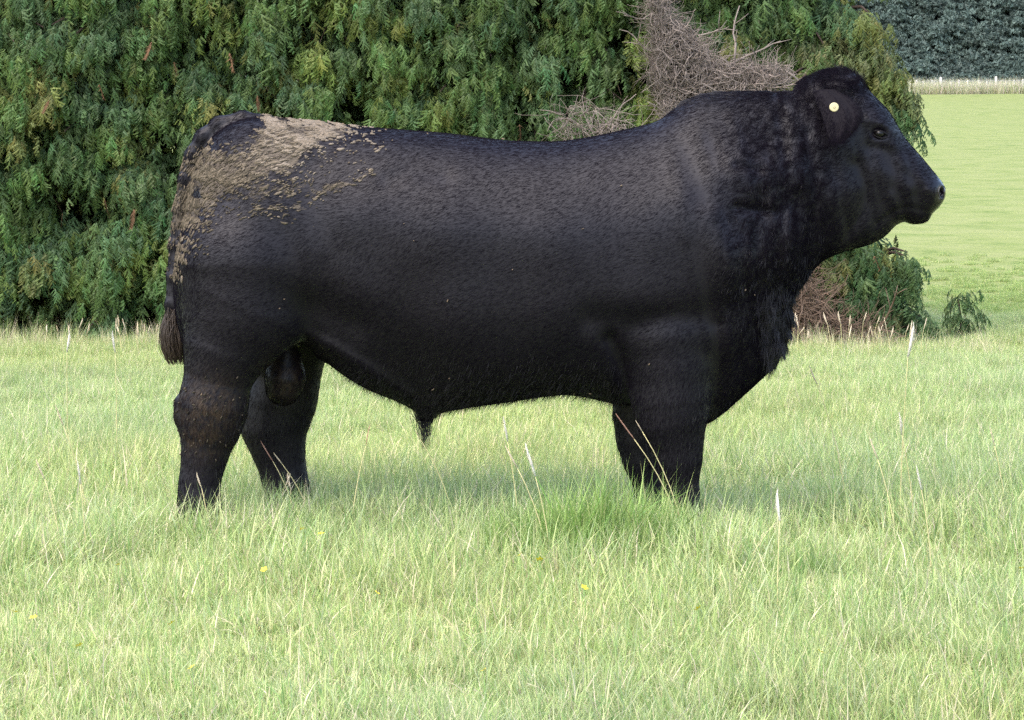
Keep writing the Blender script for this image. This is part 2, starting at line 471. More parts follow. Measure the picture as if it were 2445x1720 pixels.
# dry grass along the crest fence
n = 4000
x = RNG.uniform(-20, 48, n); y = RNG.uniform(187.2, 190.5, n)
z = terrain_z(x, y)
dry = scatter("dry_grass", grass_tree, np.stack([x, y, z], 1), RNG.integers(18, 22, n), np.stack([RNG.normal(0, .1, n), RNG.normal(0, .1, n), RNG.uniform(0, 6.28, n)], 1),
              RNG.uniform(2.3, 3.8, (n, 1)) * np.array([[1.2, 1.2, 1]]), np.array([[1.0, .98, 1.22]]) * RNG.uniform(.8, 1.2, (n, 1)))
tag(dry, "pale dry grass standing along the crest fence", "grass", kind='stuff')

# lush tussocks
def tussock(name, dx, dy, nclump, rad, label, scale=1.0, tint=(0.66, 0.78, 0.56), depth=-0.6):
    X, Z = world_xz(dx, dy, depth)
    r = np.random.default_rng(int(dx))
    a = r.uniform(0, 6.283, nclump); q = rad * np.sqrt(r.uniform(0, 1, nclump))
    x, y = X + q * np.cos(a) * 1.5, depth + q * np.sin(a)
    pz = terrain_z(x, y)
    sc = scale * r.uniform(.7, 1.1, nclump) * (1.2 - 0.75 * q / rad)
    rot = np.stack([r.normal(0, .15, nclump), r.normal(0, .15, nclump), r.uniform(0, 6.283, nclump)], 1)
    o = scatter(name, grass_tree, np.stack([x, y, pz], 1), r.integers(14, 18, nclump), rot, np.repeat(sc[:, None], 3, 1), np.array([tint]) * r.uniform(.65, 1.3, (nclump, 1)))
    tag(o, label, "grass tussock", "lush tussocks in the pasture", kind='stuff')
tussock("grass_tussock", 1330, 1140, 62, 0.27, "large dark green tussock in front of the bull's forelegs", 1.15, depth=-0.75)
tussock("grass_tussock", 1480, 1110, 22, 0.16, "tall blades standing against the bull's fore hooves", 0.95, (0.74, 0.86, 0.62), depth=-0.42)
tussock("grass_tussock", 1790, 1240, 14, 0.13, "small dark tussock alone in the grass below the bull's head", 0.62, (0.5, 0.66, 0.45), depth=-1.2)
tussock("grass_tussock", 640, 1130, 10, 0.14, "thin tuft between the bull's hind hooves", 0.6, (0.9, 1.0, 0.8), depth=-0.3)
tussock("grass_tussock", 445, 1150, 8, 0.10, "tuft hiding the bull's near hind hoof", 0.55, (0.95, 1.02, 0.85), depth=-0.45)

# ------------------------------------------------------------------ cypress hedge
def cypress_spray(seed, L=0.105):
    r = np.random.default_rng(seed); V, F, C = [], [], []
    def strip(p, d, side, length, w, droop, c0, c1, nseg=2):
        b = len(V); q = np.array(p, float); d = np.array(d, float)
        for s_ in range(nseg + 1):
            t = s_ / nseg; cc = c0 + (c1 - c0) * t
            if s_ < nseg:
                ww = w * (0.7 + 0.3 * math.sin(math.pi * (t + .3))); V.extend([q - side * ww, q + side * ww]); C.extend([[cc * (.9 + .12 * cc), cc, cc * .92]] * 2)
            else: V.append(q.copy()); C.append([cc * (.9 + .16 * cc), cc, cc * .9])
            d = d + np.array([0, 0, -droop / nseg]); d /= np.linalg.norm(d)
            q = q + d * length / nseg
        for s_ in range(nseg - 1): k0 = b + 2 * s_; F.append((k0, k0 + 1, k0 + 3, k0 + 2))
        F.append((b + 2 * nseg - 2, b + 2 * nseg - 1, b + 2 * nseg))
    nn = 8; dr = r.uniform(0.5, 1.0)
    for k_ in range(nn):
        t = (k_ + 0.6) / nn
        p = np.array([L * t, r.normal(0, .006), -L * dr * 0.55 * t * t])
        for sg in (-1, 1):
            a = math.radians(r.uniform(22, 75)) * sg
            if r.uniform() < .15: continue
            d = np.array([math.cos(a), math.sin(a), -0.25 - 0.5 * t + r.normal(0, .12)]); d /= np.linalg.norm(d)
            ln = L * (0.50 * (1 - t * 0.55)) * r.uniform(.5, 1.35)
            side = np.cross(d, [0, 0, 1.0]); side /= np.linalg.norm(side)
            side = side + np.array([0, 0, r.normal(0, .4)]); side /= np.linalg.norm(side)
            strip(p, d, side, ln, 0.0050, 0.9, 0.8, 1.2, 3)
            for m in (0.3, 0.55, 0.78):
                for s2 in (-1, 1):
                    q = p + d * ln * m + np.array([0, 0, -0.5 * ln * m * m * .5])
                    d2 = d + side * s2 * 0.75 + np.array([0, 0, -0.55 + r.normal(0, .15)]); d2 /= np.linalg.norm(d2)
                    sd2 = np.cross(d2, [0.3, 0.2, 1.0]); sd2 /= np.linalg.norm(sd2)
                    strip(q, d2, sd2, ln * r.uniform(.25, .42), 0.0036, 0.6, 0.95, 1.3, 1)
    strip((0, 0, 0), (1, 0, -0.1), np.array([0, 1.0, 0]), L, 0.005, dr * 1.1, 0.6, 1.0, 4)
    return proto_mesh("cypress_spray", V, F, C, M_CYP)
spray_tree = scatter_tree(proto_collection("cypress_spray", [cypress_spray(200 + i) for i in range(10)]))

FACE_Y = 9.6
def bough_sprays(r, root, tip, width, n, tint, spread=1.0):
    """sprays over a tongue-shaped bough from root to tip"""
    root, tip = np.array(root, float), np.array(tip, float)
    ax = tip - root; ln = np.linalg.norm(ax); ax = ax / ln
    az0 = math.atan2(ax[1], ax[0])
    side = np.array([-ax[1], ax[0], 0]); side /= np.linalg.norm(side) + 1e-9
    t = r.uniform(0.0, 1, n) ** 0.8
    lat = r.normal(0, 0.5, n) * (1 - 0.45 * t)
    p = root[None] + ax[None] * (t * ln)[:, None] + side[None] * (lat * width)[:, None]
    p[:, 2] += -0.30 * width * lat ** 2 - 0.10 * ln * t ** 2 + r.normal(0, 0.035, n) - r.uniform(0, 0.13, n) * (r.uniform(0, 1, n) < .5)
    az = az0 + lat * 0.9 + r.normal(0, .35, n)
    pitch = 0.25 + 0.45 * t + np.abs(r.normal(0, .3, n))
    roll = r.normal(0, .35, n)
    sc = r.uniform(.6, 1.15, n) * spread
    tn = np.array(tint)[None] * r.uniform(.8, 1.25, (n, 1)) * (1 + 0.10 * r.normal(size=(n, 3)) * np.array([1, .3, .4]))
    return p, r.integers(0, 10, n), np.stack([roll, pitch, az], 1), np.repeat(sc[:, None], 3, 1), np.clip(tn, 0.002, 1)

GREENS = np.array([(0.074, 0.124, 0.036), (0.068, 0.118, 0.042), (0.110, 0.152, 0.038), (0.060, 0.108, 0.045), (0.138, 0.155, 0.048)])
def build_tree(x0, x1, label, seed, end=False, extra=(), holes=()):
    r = np.random.default_rng(seed)
    xc = 0.5 * (x0 + x1)
    t = empty("cypress_tree", (xc, FACE_Y + 1.2, float(terrain_z(xc, FACE_Y + 1.2))))
    tag(t, label, "tree", "cypress trees of the hedge")
    gz = t.location.z
    loc = np.array(t.location)
    mb = MB()
    zz = np.linspace(-0.1, 4.8, 10)
    mb.tube(np.stack([0.05 * np.sin(zz * 1.3 + seed), 0.04 * np.cos(zz + seed), zz], 1), np.linspace(0.16, 0.04, 10), 9)
    mb.obj("trunk", M_BARK, t)
    PP, limbs = [], MB()
    rows = np.arange(0.10, 4.6, 0.18)
    for zi, z in enumerate(rows):
        nb = int((x1 - x0) / 0.24)
        for b_ in range(nb):
            bx = x0 + (b_ + 0.5 * (zi % 2) + r.uniform(.1, .9)) * (x1 - x0) / nb
            bz = z + r.normal(0, .09)
            if any((bx - hx) ** 2 / hw_ ** 2 + (bz - hz) ** 2 / hh ** 2 < 1 for hx, hz, hw_, hh in holes): continue
            out = 0.13 * vnoise(np.array([bx * 1.2]), np.array([bz * 1.5]), 31)[0] + r.normal(0, .085) + 0.05 * (zi % 2)
            out -= 0.05 * max(0, bz - 2.6) ** 2
            if end: out -= 0.35 * max(0, (bx - (x1 - 0.8)) / 0.8) ** 2
            tip = (bx + r.normal(0, .1), FACE_Y - 0.12 - out, bz - 0.08)
            root = (bx * 0.85 + xc * 0.15, FACE_Y + 0.55, bz + 0.12 + r.normal(0, .05))
            g = GREENS[r.choice(5, p=[.36, .28, .10, .20, .06])] * r.uniform(.95, 1.35)
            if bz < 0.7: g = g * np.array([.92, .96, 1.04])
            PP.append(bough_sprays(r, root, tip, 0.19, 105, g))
            if r.uniform() < .45:
                pts = np.array([[0, 0.0, bz - 0.1], *[(np.array(root) - loc) * (1 - q) + (np.array(tip) - loc) * q for q in (0, .4, .8)]])
                pts[0] = [0, -0.05, bz - gz - .15]
                limbs.tube(pts, [0.025, 0.014, 0.009, 0.004], 4)
    for root, tip, width, n_, g in extra:
        PP.append(bough_sprays(r, root, tip, width, int(n_ * 2.3), g))
        rt, tp = np.array(root) - loc, np.array(tip) - loc
        mid = 0.5 * (rt + tp) + np.array([0, 0, 0.05])
        limbs.tube(np.array([[0, -.05, rt[2] - .1], rt, mid, tp * .55 + mid * .45]), [0.03, 0.018, 0.011, 0.004], 5)
    # far side of the hedge, coarser
    for z in np.arange(0.2, 4.4, 0.5):
        for bx in np.arange(x0, x1, 0.5):
            PP.append(bough_sprays(r, (bx, FACE_Y + 1.4, z + .1), (bx + r.normal(0, .1), FACE_Y + 2.3, z), 0.45, 34, GREENS[r.integers(0, 5)], 2.0))
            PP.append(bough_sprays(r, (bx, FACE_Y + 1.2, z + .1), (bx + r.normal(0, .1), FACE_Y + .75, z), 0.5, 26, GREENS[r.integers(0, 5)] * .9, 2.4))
    n_ = int(1250 * (x1 - x0))          # thinner foliage just behind the face
    bp_ = np.stack([r.uniform(x0, x1 - (.3 if end else 0), n_), FACE_Y + r.uniform(.0, .32, n_), r.uniform(.05, 4.4, n_)], 1)
    for hx_, hz_, hw_, hh_ in holes: bp_ = bp_[(bp_[:, 0] - hx_) ** 2 / hw_ ** 2 + (bp_[:, 2] - hz_) ** 2 / hh_ ** 2 > 1]
    n_ = len(bp_)
    PP.append((bp_, r.integers(0, 10, n_), np.stack([r.normal(0, .4, n_), r.uniform(.4, 1.2, n_), r.normal(-1.57, .6, n_)], 1), np.repeat(r.uniform(.8, 1.3, (n_, 1)), 3, 1), GREENS[r.choice(5, n_, p=[.36, .28, .10, .20, .06])] * r.uniform(.8, 1.2, (n_, 1))))
    n_ = int(1500 * (x1 - x0))
    bp_ = np.stack([r.uniform(x0, x1 - (.25 if end else 0), n_), r.uniform(FACE_Y + .95, FACE_Y + 2.2, n_), r.uniform(.05, 4.4, n_)], 1)
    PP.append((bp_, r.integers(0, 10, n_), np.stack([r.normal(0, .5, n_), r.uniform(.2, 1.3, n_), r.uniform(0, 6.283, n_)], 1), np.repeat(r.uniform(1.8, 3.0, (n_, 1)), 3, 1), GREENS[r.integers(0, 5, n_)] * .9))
    if end:
        for z in np.arange(0.2, 4.4, 0.4):
            for by in np.arange(FACE_Y + .3, FACE_Y + 2.0, 0.4):
                PP.append(bough_sprays(r, (x1 - .7, by, z + .1), (x1 - .12 + r.normal(0, .1), by, z), 0.35, 16, GREENS[r.integers(0, 5)], 1.2))
    A = [np.concatenate(c) for c in zip(*PP)]
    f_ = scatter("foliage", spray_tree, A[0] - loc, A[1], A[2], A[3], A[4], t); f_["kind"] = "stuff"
    limbs.obj("limb", M_BARK, t)
    # dead interior twigs
    mb = MB()
    for _ in range(int(60 * (x1 - x0))):
        p = np.array([r.uniform(x0, x1), FACE_Y + r.uniform(.25, .9), r.uniform(0.1, 4)]) - loc
        q = p + np.array([r.normal(0, .15), r.normal(-.1, .1), r.normal(0, .25)])
        mb.tube(np.array([p, (p + q) / 2 + r.normal(0, .02, 3), q]), [0.006, 0.004, 0.002], 3)
    o = mb.obj("dead_twigs", M_TWIG_BROWN, t); o["kind"] = "stuff"
    return t

def hx(dx, dy, Y=FACE_Y): 
    a, b = world_xz(dx, dy, Y); return a, Y, b
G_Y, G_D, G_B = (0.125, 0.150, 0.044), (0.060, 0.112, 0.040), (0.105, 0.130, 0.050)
build_tree(-6.9, -3.1, "leftmost cypress of the hedge, dense green with rusty fronds", 41, holes=[(-2.9, 1.75, .12, .12)])
build_tree(-3.1, -1.15, "cypress of the hedge behind the bull's rump", 42, holes=[(-1.45, 1.62, .16, .12), (-2.95, 0.9, .11, .12)])
build_tree(-1.15, 0.75, "cypress of the hedge behind the bull's back, left of the dead twigs", 43, holes=[(0.55, 1.75, .24, .1), (0.2, 1.5, .12, .16), (-1.0, 1.6, .12, .1)])
def ex(a, b, width, n_, g, Ya=None, Yb=None):
    Ya = FACE_Y + .45 if Ya is None else Ya; Yb = FACE_Y - .15 if Yb is None else Yb
    return (hx(*a, Ya), hx(*b, Yb), width, n_, g)
right_extra = [
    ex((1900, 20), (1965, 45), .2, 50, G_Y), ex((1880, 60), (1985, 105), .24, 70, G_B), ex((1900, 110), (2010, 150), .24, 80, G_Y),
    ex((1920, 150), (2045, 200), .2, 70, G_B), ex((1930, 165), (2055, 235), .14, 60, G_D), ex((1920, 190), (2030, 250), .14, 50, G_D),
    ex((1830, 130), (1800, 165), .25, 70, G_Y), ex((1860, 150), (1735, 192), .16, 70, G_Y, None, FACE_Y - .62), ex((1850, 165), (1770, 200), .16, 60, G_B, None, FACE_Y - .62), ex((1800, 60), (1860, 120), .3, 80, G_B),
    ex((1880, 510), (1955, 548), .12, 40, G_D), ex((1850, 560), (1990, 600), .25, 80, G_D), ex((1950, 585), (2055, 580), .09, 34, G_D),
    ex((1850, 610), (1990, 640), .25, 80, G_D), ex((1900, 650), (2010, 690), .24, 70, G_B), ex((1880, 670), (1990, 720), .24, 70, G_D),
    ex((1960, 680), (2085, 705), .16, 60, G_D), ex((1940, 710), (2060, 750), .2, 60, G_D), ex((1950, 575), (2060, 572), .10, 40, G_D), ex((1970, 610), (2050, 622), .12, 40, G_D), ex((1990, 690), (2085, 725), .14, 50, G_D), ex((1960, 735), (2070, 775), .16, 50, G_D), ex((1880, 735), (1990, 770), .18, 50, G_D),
]
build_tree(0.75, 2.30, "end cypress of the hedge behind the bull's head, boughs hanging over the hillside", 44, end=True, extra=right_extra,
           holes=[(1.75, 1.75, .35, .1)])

# rusty dead fronds hanging in the hedge
def frond_mesh(seed):
    r = np.random.default_rng(seed); mb = MB()
    mb.tube(np.array([[0, 0, 0], [0.004, -.01, -.06], [0, -.02, -.13]]), [.004, .003, .001], 4)
    for k_ in range(16):
        t = (k_ + .5) / 16
        for sg in (-1, 1):
            p = np.array([0, -.02 * t, -.13 * t]); l = .035 * (1 - .6 * abs(t - .4))
            q = p + np.array([sg * l * .6, r.normal(-.004, .012), -l * .8])
            w = np.array([.006, .003, .002])
            mb.add([p - w, p + w, q], T=[(0, 1, 2)])
    return mb.obj("dead_frond", M_DEADLEAF, smooth=False)
fr0 = None
fl = [(577, 215), (390, 140), (222, 190), (110, 225), (340, 95), (515, 120), (235, 450), (140, 480), (300, 470), (1165, 280), (1325, 235), (1960, 575)]
for k_, (a, b) in enumerate(fl):
    p = hx(a, b, FACE_Y - .38)
    if fr0 is None: fr0 = o = frond_mesh(3)
    else: o = fr0.copy(); COL.objects.link(o)
    o.location = p; o.rotation_euler = (RNG.normal(0, .2), RNG.normal(0, .12), RNG.uniform(0, 6.28)); sc = RNG.uniform(.6, 1.0); o.scale = (sc, sc, sc)
    tag(o, "rusty brown dead frond hanging from the cypress hedge", "dead frond", "rusty dead fronds in the hedge")

# grey tangles of dead twigs
def tangle(name, poly, ytop, count, mat, label, seed, rad=0.0035, length=0.28, depth=.35, hang=0.4):
    r = np.random.default_rng(seed)
    P2 = np.array([world_xz(a, b, ytop) for a, b in poly])
    lo, hi = P2.min(0), P2.max(0); pts = []
    while len(pts) < count:
        c = r.uniform(lo, hi, (4000, 2)); c = c[poly_sdf(P2, c[:, 0], c[:, 1]) > -0.01]
        pts += list(c)
    mb = MB()
    for c in pts[:count]:
        p = np.array([c[0], ytop + r.uniform(-.5, .5) * depth, c[1]])
        d = np.array([r.normal(0, 1), r.normal(0, .5), r.normal(-hang, .9)]); d /= np.linalg.norm(d)
        L = length * r.uniform(.4, 1.3); w = r.normal(0, 1, 3); w /= np.linalg.norm(w); tw = r.normal(0, 3.5)
        out = [p]
        for k_ in range(6):
            d = d + np.cross(w, d) * tw / 6 * .5 + r.normal(0, .22, 3); d /= np.linalg.norm(d)
            p = p + d * L / 6; out.append(p)
        out = np.array(out)
        mb.tube(out, rad * (r.uniform(.6, 1.7) if r.uniform() > .03 else 3.2) * np.linspace(1, .45, 7), 3)
    stems_all = []
    for k_ in range(0 if count < 1000 else 14):
        stems = MB(); stems_all.append(stems); c = pts[int(r.integers(0, count))]; p = np.array([c[0], ytop - depth * .35 + r.normal(0, .04), c[1]])
        d = np.array([r.normal(.5, .5), r.normal(0, .2), r.normal(-.2, .6)]); d /= np.linalg.norm(d); L = r.uniform(.2, .42); out = [p]
        for _ in range(6):
            d = d + r.normal(0, .16, 3); d /= np.linalg.norm(d); p = p + d * L / 6; out.append(p)
        stems.tube(np.array(out), np.linspace(.0085, .003, 7) * r.uniform(.6, 1.1), 6)
        for q in (2, 3, 4, 5):
            e = d + r.normal(0, .7, 3); e /= np.linalg.norm(e); b0 = out[q]
            stems.tube(np.array([b0, b0 + e * .06, b0 + e * .11 + r.normal(0, .012, 3)]), [.0038, .0028, .0014], 4)
    V = np.concatenate(mb.V); c0 = V.mean(0); c0[2] = V[:, 2].min()
    root = empty(name, tuple(c0))
    tag(root, label, "dead twigs", "tangles of dead twigs on the hedge")
    mb.V = [v - c0 for v in mb.V]
    o = mb.obj("twigs", mat, root); o["kind"] = "stuff"
    for stems in stems_all:
        stems.V = [v - c0 for v in stems.V]; stems.obj("branch", mat, root)
tangle("twig_tangle", [(1455, -60), (1492, -60), (1500, 40), (1555, 80), (1600, 132), (1680, 150), (1770, 150), (1770, 175), (1690, 205), (1590, 220), (1530, 270), (1498, 300), (1490, 240), (1468, 160), (1466, 60)],
       FACE_Y - .42, 4600, M_TWIG, "big grey tangle of dead twigs hanging above the bull's neck", 61, rad=.0021, length=.17)
tangle("twig_tangle", [(1250, 250), (1300, 235), (1400, 270), (1430, 300), (1350, 330), (1270, 320)], FACE_Y - .45, 260, M_TWIG, "small tan wisp of dead twigs above the bull's back", 62, rad=.0022)
tangle("twig_tangle", [(1790, 600), (1830, 640), (1850, 710), (1900, 730), (1975, 745), (1960, 790), (1760, 800), (1750, 700)], FACE_Y - .4, 1500, M_TWIG_BROWN, "brown heap of dead twigs below the bull's dewlap at the hedge foot", 63, rad=.0023)

# conifer seedling beyond the hedge end
r = np.random.default_rng(5)
sx, sz = world_xz(2155, 742, 9.8)
seed_t = empty("conifer_seedling", (sx, 9.8, float(terrain_z(sx, 9.8))))
tag(seed_t, "small dark conifer seedling alone on the slope beyond the hedge end", "seedling")
mb = MB(); mb.tube(np.array([[0, 0, -.02], [.0, 0, .12], [-.02, 0, .27]]), [.012, .009, .004], 6); mb.obj("trunk", M_BARK, seed_t)
PP = [bough_sprays(r, (0, 0, h), (a * .10, r.normal(-.05, .05), h + .02), .11, 9, (0.056, 0.104, 0.036), .7) for h in (.06, .12, .18, .24, .28) for a in (-1, .3, 1.4)]
A = [np.concatenate(c) for c in zip(*PP)]
f_ = scatter("foliage", spray_tree, A[0], A[1], A[2], A[3], A[4], seed_t); f_["kind"] = "stuff"

# ------------------------------------------------------------------ the bull
def D2(P): return np.array([world_xz(a, b, 0) for a, b in P])
BODY = [(418, 478), (432, 405), (450, 355), (478, 308), (514, 280), (556, 266), (590, 264), (620, 264), (660, 268), (720, 274), (800, 283), (900, 291), (1000, 299), (1080, 309), (1150, 316),
        (1250, 317), (1330, 306), (1400, 291), (1470, 273), (1510, 246), (1545, 222), (1590, 209), (1680, 206), (1740, 208), (1780, 203), (1800, 182), (1840, 164), (1890, 158), (1920, 168), (1938, 192),
        (1965, 221), (1992, 250), (2012, 283), (2030, 312), (2060, 346), (2088, 380), (2108, 404), (2119, 424), (2117, 446), (2104, 466), (2091, 478), (2082, 492), (2068, 500), (2048, 502),
        (2028, 498), (2008, 506), (1985, 528), (1950, 548), (1900, 562), (1855, 578), (1828, 597), (1805, 628), (1786, 655), (1775, 682), (1773, 712), (1768, 745), (1752, 785), (1728, 822), (1700, 852),
        (1660, 890), (1622, 924), (1590, 946), (1560, 950), (1500, 925), (1440, 912), (1375, 904), (1310, 889), (1250, 885), (1150, 899), (1050, 914), (990, 926), (965, 945), (942, 940), (925, 918), (880, 895), (830, 875), (780, 846), (740, 817), (712, 800),
        (690, 775), (640, 770), (580, 775), (520, 790), (450, 790), (415, 770), (402, 730), (394, 680), (392, 620), (402, 550)]
# control points: display x, y, half-width (m), rounding depth (m)
CTRL = [(400, 500, .22, .20), (440, 330, .20, .18), (470, 600, .30, .22), (560, 300, .24, .22), (560, 450, .335, .30), (600, 620, .345, .30), (480, 740, .27, .16), (640, 740, .26, .12),
        (750, 330, .27, .26), (780, 500, .35, .34), (800, 650, .36, .34), (800, 790, .30, .22), (900, 860, .17, .16), (950, 920, .06, .06), (760, 800, .2, .12),
        (1000, 350, .30, .28), (1000, 520, .375, .36), (1030, 700, .375, .36), (1050, 850, .30, .25), (1250, 370, .31, .28), (1250, 540, .385, .36), (1250, 700, .37, .36), (1250, 840, .30, .24),
        (1450, 330, .26, .25), (1480, 500, .37, .34), (1450, 660, .37, .32), (1450, 840, .25, .22), (1600, 260, .18, .18), (1620, 400, .33, .30), (1620, 580, .375, .32), (1600, 740, .33, .28), (1600, 880, .20, .18),
        (1720, 270, .17, .16), (1740, 400, .27, .24), (1740, 540, .29, .24), (1700, 680, .26, .20), (1690, 800, .16, .12), (1740, 720, .13, .10),
        (1830, 220, .12, .12), (1850, 330, .19, .16), (1850, 440, .21, .17), (1850, 530, .16, .13), (1900, 190, .12, .11), (1930, 270, .145, .12), (1960, 300, .145, .11), (1930, 400, .155, .15), (1930, 500, .12, .11),
        (2010, 340, .115, .09), (2010, 430, .125, .12), (2000, 490, .09, .08), (2070, 400, .10, .08), (2070, 450, .105, .08), (2050, 490, .065, .05), (2110, 430, .085, .06)]
# relief lines: polyline, width (display), depth (m; negative = furrow)
RELIEF = [([(1740, 250), (1752, 400), (1735, 520), (1718, 660)], 13, -.008), ([(1690, 430), (1682, 560), (1695, 740)], 12, -.008), ([(1650, 520), (1655, 620), (1680, 720)], 13, -.007),
          ([(1775, 430), (1765, 540), (1740, 650)], 11, -.008), ([(1800, 300), (1815, 450), (1795, 560), (1760, 640)], 12, -.010), ([(1715, 450), (1712, 580), (1720, 700)], 10, .004), ([(1755, 470), (1752, 600)], 9, .004),
          ([(1530, 330), (1550, 390), (1575, 450)], 32, -.006), ([(1585, 310), (1600, 360), (1622, 420)], 20, -.005), ([(1500, 330), (1515, 420), (1530, 520)], 26, .005), ([(1640, 370), (1690, 380)], 10, -.010), ([(1640, 460), (1720, 470)], 12, -.012),
          ([(1575, 480), (1600, 560), (1620, 640)], 30, .014),
          ([(1362, 750), (1385, 800), (1412, 862)], 20, -.034), ([(1320, 705), (1400, 714), (1500, 706), (1570, 695)], 34, -.018), ([(1596, 720), (1600, 800), (1594, 900)], 20, -.016),
          ([(640, 765), (700, 748), (760, 775), (850, 832), (915, 880)], 17, .022), ([(570, 700), (640, 690), (720, 686), (800, 715)], 40, -.020), ([(590, 830), (630, 775), (690, 748)], 10, -.02),
          ([(760, 660), (840, 780)], 50, -.005), ([(620, 420), (600, 560), (580, 680)], 60, .008), ([(700, 380), (760, 560), (720, 660)], 46, -.011), ([(800, 420), (830, 600)], 60, -.006), ([(480, 330), (520, 300), (590, 275)], 14, -.014), ([(440, 360), (470, 320)], 16, -.012),
          ([(660, 300), (700, 330)], 26, .014), ([(830, 300), (1080, 330), (1300, 330)], 20, .006), ([(880, 400), (930, 380), (1000, 390)], 22, -.008),
          ([(1935, 268), (1968, 276), (1995, 292)], 12, .014), ([(1940, 330), (1975, 335), (2000, 345)], 14, -.010), ([(1990, 330), (2030, 380), (2080, 420)], 14, .008), ([(1960, 380), (1990, 400), (2030, 420)], 18, .008),
          ([(1880, 540), (1920, 480), (1930, 420), (1910, 370)], 14, -.012), ([(1960, 500), (2000, 470), (2030, 462), (2080, 476)], 6, -.009), ([(2045, 440), (2060, 470)], 14, -.008), ([(2070, 425), (2085, 440), (2085, 460)], 7, .008), ([(1990, 440), (2010, 480)], 12, .008)]
H = 0.008
gxs = np.arange(-1.33, 1.50, H, dtype=np.float32); gys = np.arange(-0.50, 0.502, H, dtype=np.float32); gzs = np.arange(-0.02, 1.60, H, dtype=np.float32)
GX2, GZ2 = np.meshgrid(gxs, gzs, indexing='ij')
pol = catmull(D2(BODY), 4)
d2 = poly_sdf(pol, GX2, GZ2)
cw = np.zeros_like(GX2, dtype=float); cW = cw.copy(); cR = cw.copy()
for a, b, w_, r_ in CTRL:
    X0, Z0 = world_xz(a, b)
    kk = 1.0 / (((GX2 - X0) ** 2 + (GZ2 - Z0) ** 2) + 0.0025) ** 1.7
    cw += kk; cW += kk * w_; cR += kk * r_
Wm, Rm = cW / cw, cR / cw
def blur(a, sg):
    k_ = int(sg * 3 / H); x_ = np.arange(-k_, k_ + 1) * H; g = np.exp(-x_ ** 2 / (2 * sg * sg)); g /= g.sum()
    for ax in (0, 1):
        a = np.apply_along_axis(lambda v: np.convolve(np.pad(v, k_, mode='edge'), g, mode='valid'), ax, a)
    return a
hb = np.clip((GX2 - .62) / .25, 0, 1)
Wm, Rm = blur(Wm, .075) * (1 - hb) + blur(Wm, .03) * hb, blur(Rm, .07) * (1 - hb) + blur(Rm, .03) * hb
s2 = 1 - np.minimum(d2 / Rm, 1.0)
sb = blur(s2, .022)
mixw = np.clip(d2 / 0.03, 0, 1)
s2 = s2 * (1 - mixw) + sb * mixw
RL = np.zeros_like(GX2, dtype=float)
for L, wd, dp in RELIEF:
    ld = line_dist(D2(L), GX2, GZ2)
    if L[0][0] > 1900: dp *= .65
    RL += dp * np.exp(-(ld / (wd * MPX)) ** 2)
pollr = np.exp(-(((GX2 - world_xz(1868, 205)[0]) / .10) ** 2 + ((GZ2 - world_xz(1868, 205)[1]) / .07) ** 2))
RL += pollr * (.006 * vnoise(GX2 * 38, GZ2 * 38, 57) + .004 * vnoise(GX2 * 70, GZ2 * 70, 58))
# ragged muscle and skin unevenness, stronger on the curly neck
neck = np.clip((GX2 - 0.55) / 0.25, 0, 1) * np.clip((1.25 - GX2 * .35 - 0.0 - GZ2 * 0) * 2, 0, 1)
RL += 0.0018 * vnoise(GX2 * 9, GZ2 * 7, 51) + 0.0025 * vnoise(GX2 * 4.3, GZ2 * 3.7, 52) + neck * (0.0048 * vnoise(GX2 * 30 + GZ2 * 7, GZ2 * 5, 53) + .0012 * vnoise(GX2 * 40, GZ2 * 22, 54))
Wm = np.maximum(Wm + RL * np.clip(d2 / .05, 0, 1), 0.02)
Y3 = np.abs(gys)[None, :, None]
FLD = np.empty((len(gxs), len(gys), len(gzs)), np.float32)
scl2 = np.minimum(Wm, Rm).astype(np.float32)
p_ = 2.25
sp = (np.maximum(s2, 0) ** p_).astype(np.float32)
FLD[:] = ((Y3 / Wm[:, None, :].astype(np.float32)) ** p_ + sp[:, None, :]) ** (1 / p_)
FLD[:] = (1 - FLD) * scl2[:, None, :]
# convert: positive inside -> signed distance-like, negative inside
FLD *= -1

def local_box(lo, hi, pad=.12):
    sl = []
    for g, a, b in zip((gxs, gys, gzs), lo, hi):
        i0, i1 = np.searchsorted(g, a - pad), np.searchsorted(g, b + pad)
        sl.append(slice(max(i0, 0), min(i1, len(g))))
    return tuple(sl)
def smin(a, b, k):
    h = np.clip(0.5 + 0.5 * (b - a) / k, 0, 1)
    return b * (1 - h) + a * h - k * h * (1 - h)
def add_chain(J, k=.03, sy=1.0):
    """J rows: x, y, z, radius; rounded cones, thinned or widened across the body by sy"""
    J = np.array(J, float)
    for a, b in zip(J[:-1], J[1:]):
        rm = max(a[3], b[3]) * max(1, sy)
        sl = local_box(np.minimum(a[:3], b[:3]) - rm, np.maximum(a[:3], b[:3]) + rm)
        x_, y_, z_ = np.meshgrid(gxs[sl[0]], gys[sl[1]], gzs[sl[2]], indexing='ij')
        ab = b[:3] - a[:3]; L2 = ab @ ab
        t = np.clip(((x_ - a[0]) * ab[0] + (y_ - a[1]) * ab[1] + (z_ - a[2]) * ab[2]) / L2, 0, 1)
        q = np.sqrt((x_ - a[0] - t * ab[0]) ** 2 + ((y_ - a[1] - t * ab[1]) / sy) ** 2 + (z_ - a[2] - t * ab[2]) ** 2)
        FLD[sl] = smin(FLD[sl], (q - (a[3] + (b[3] - a[3]) * t)).astype(np.float32), k)
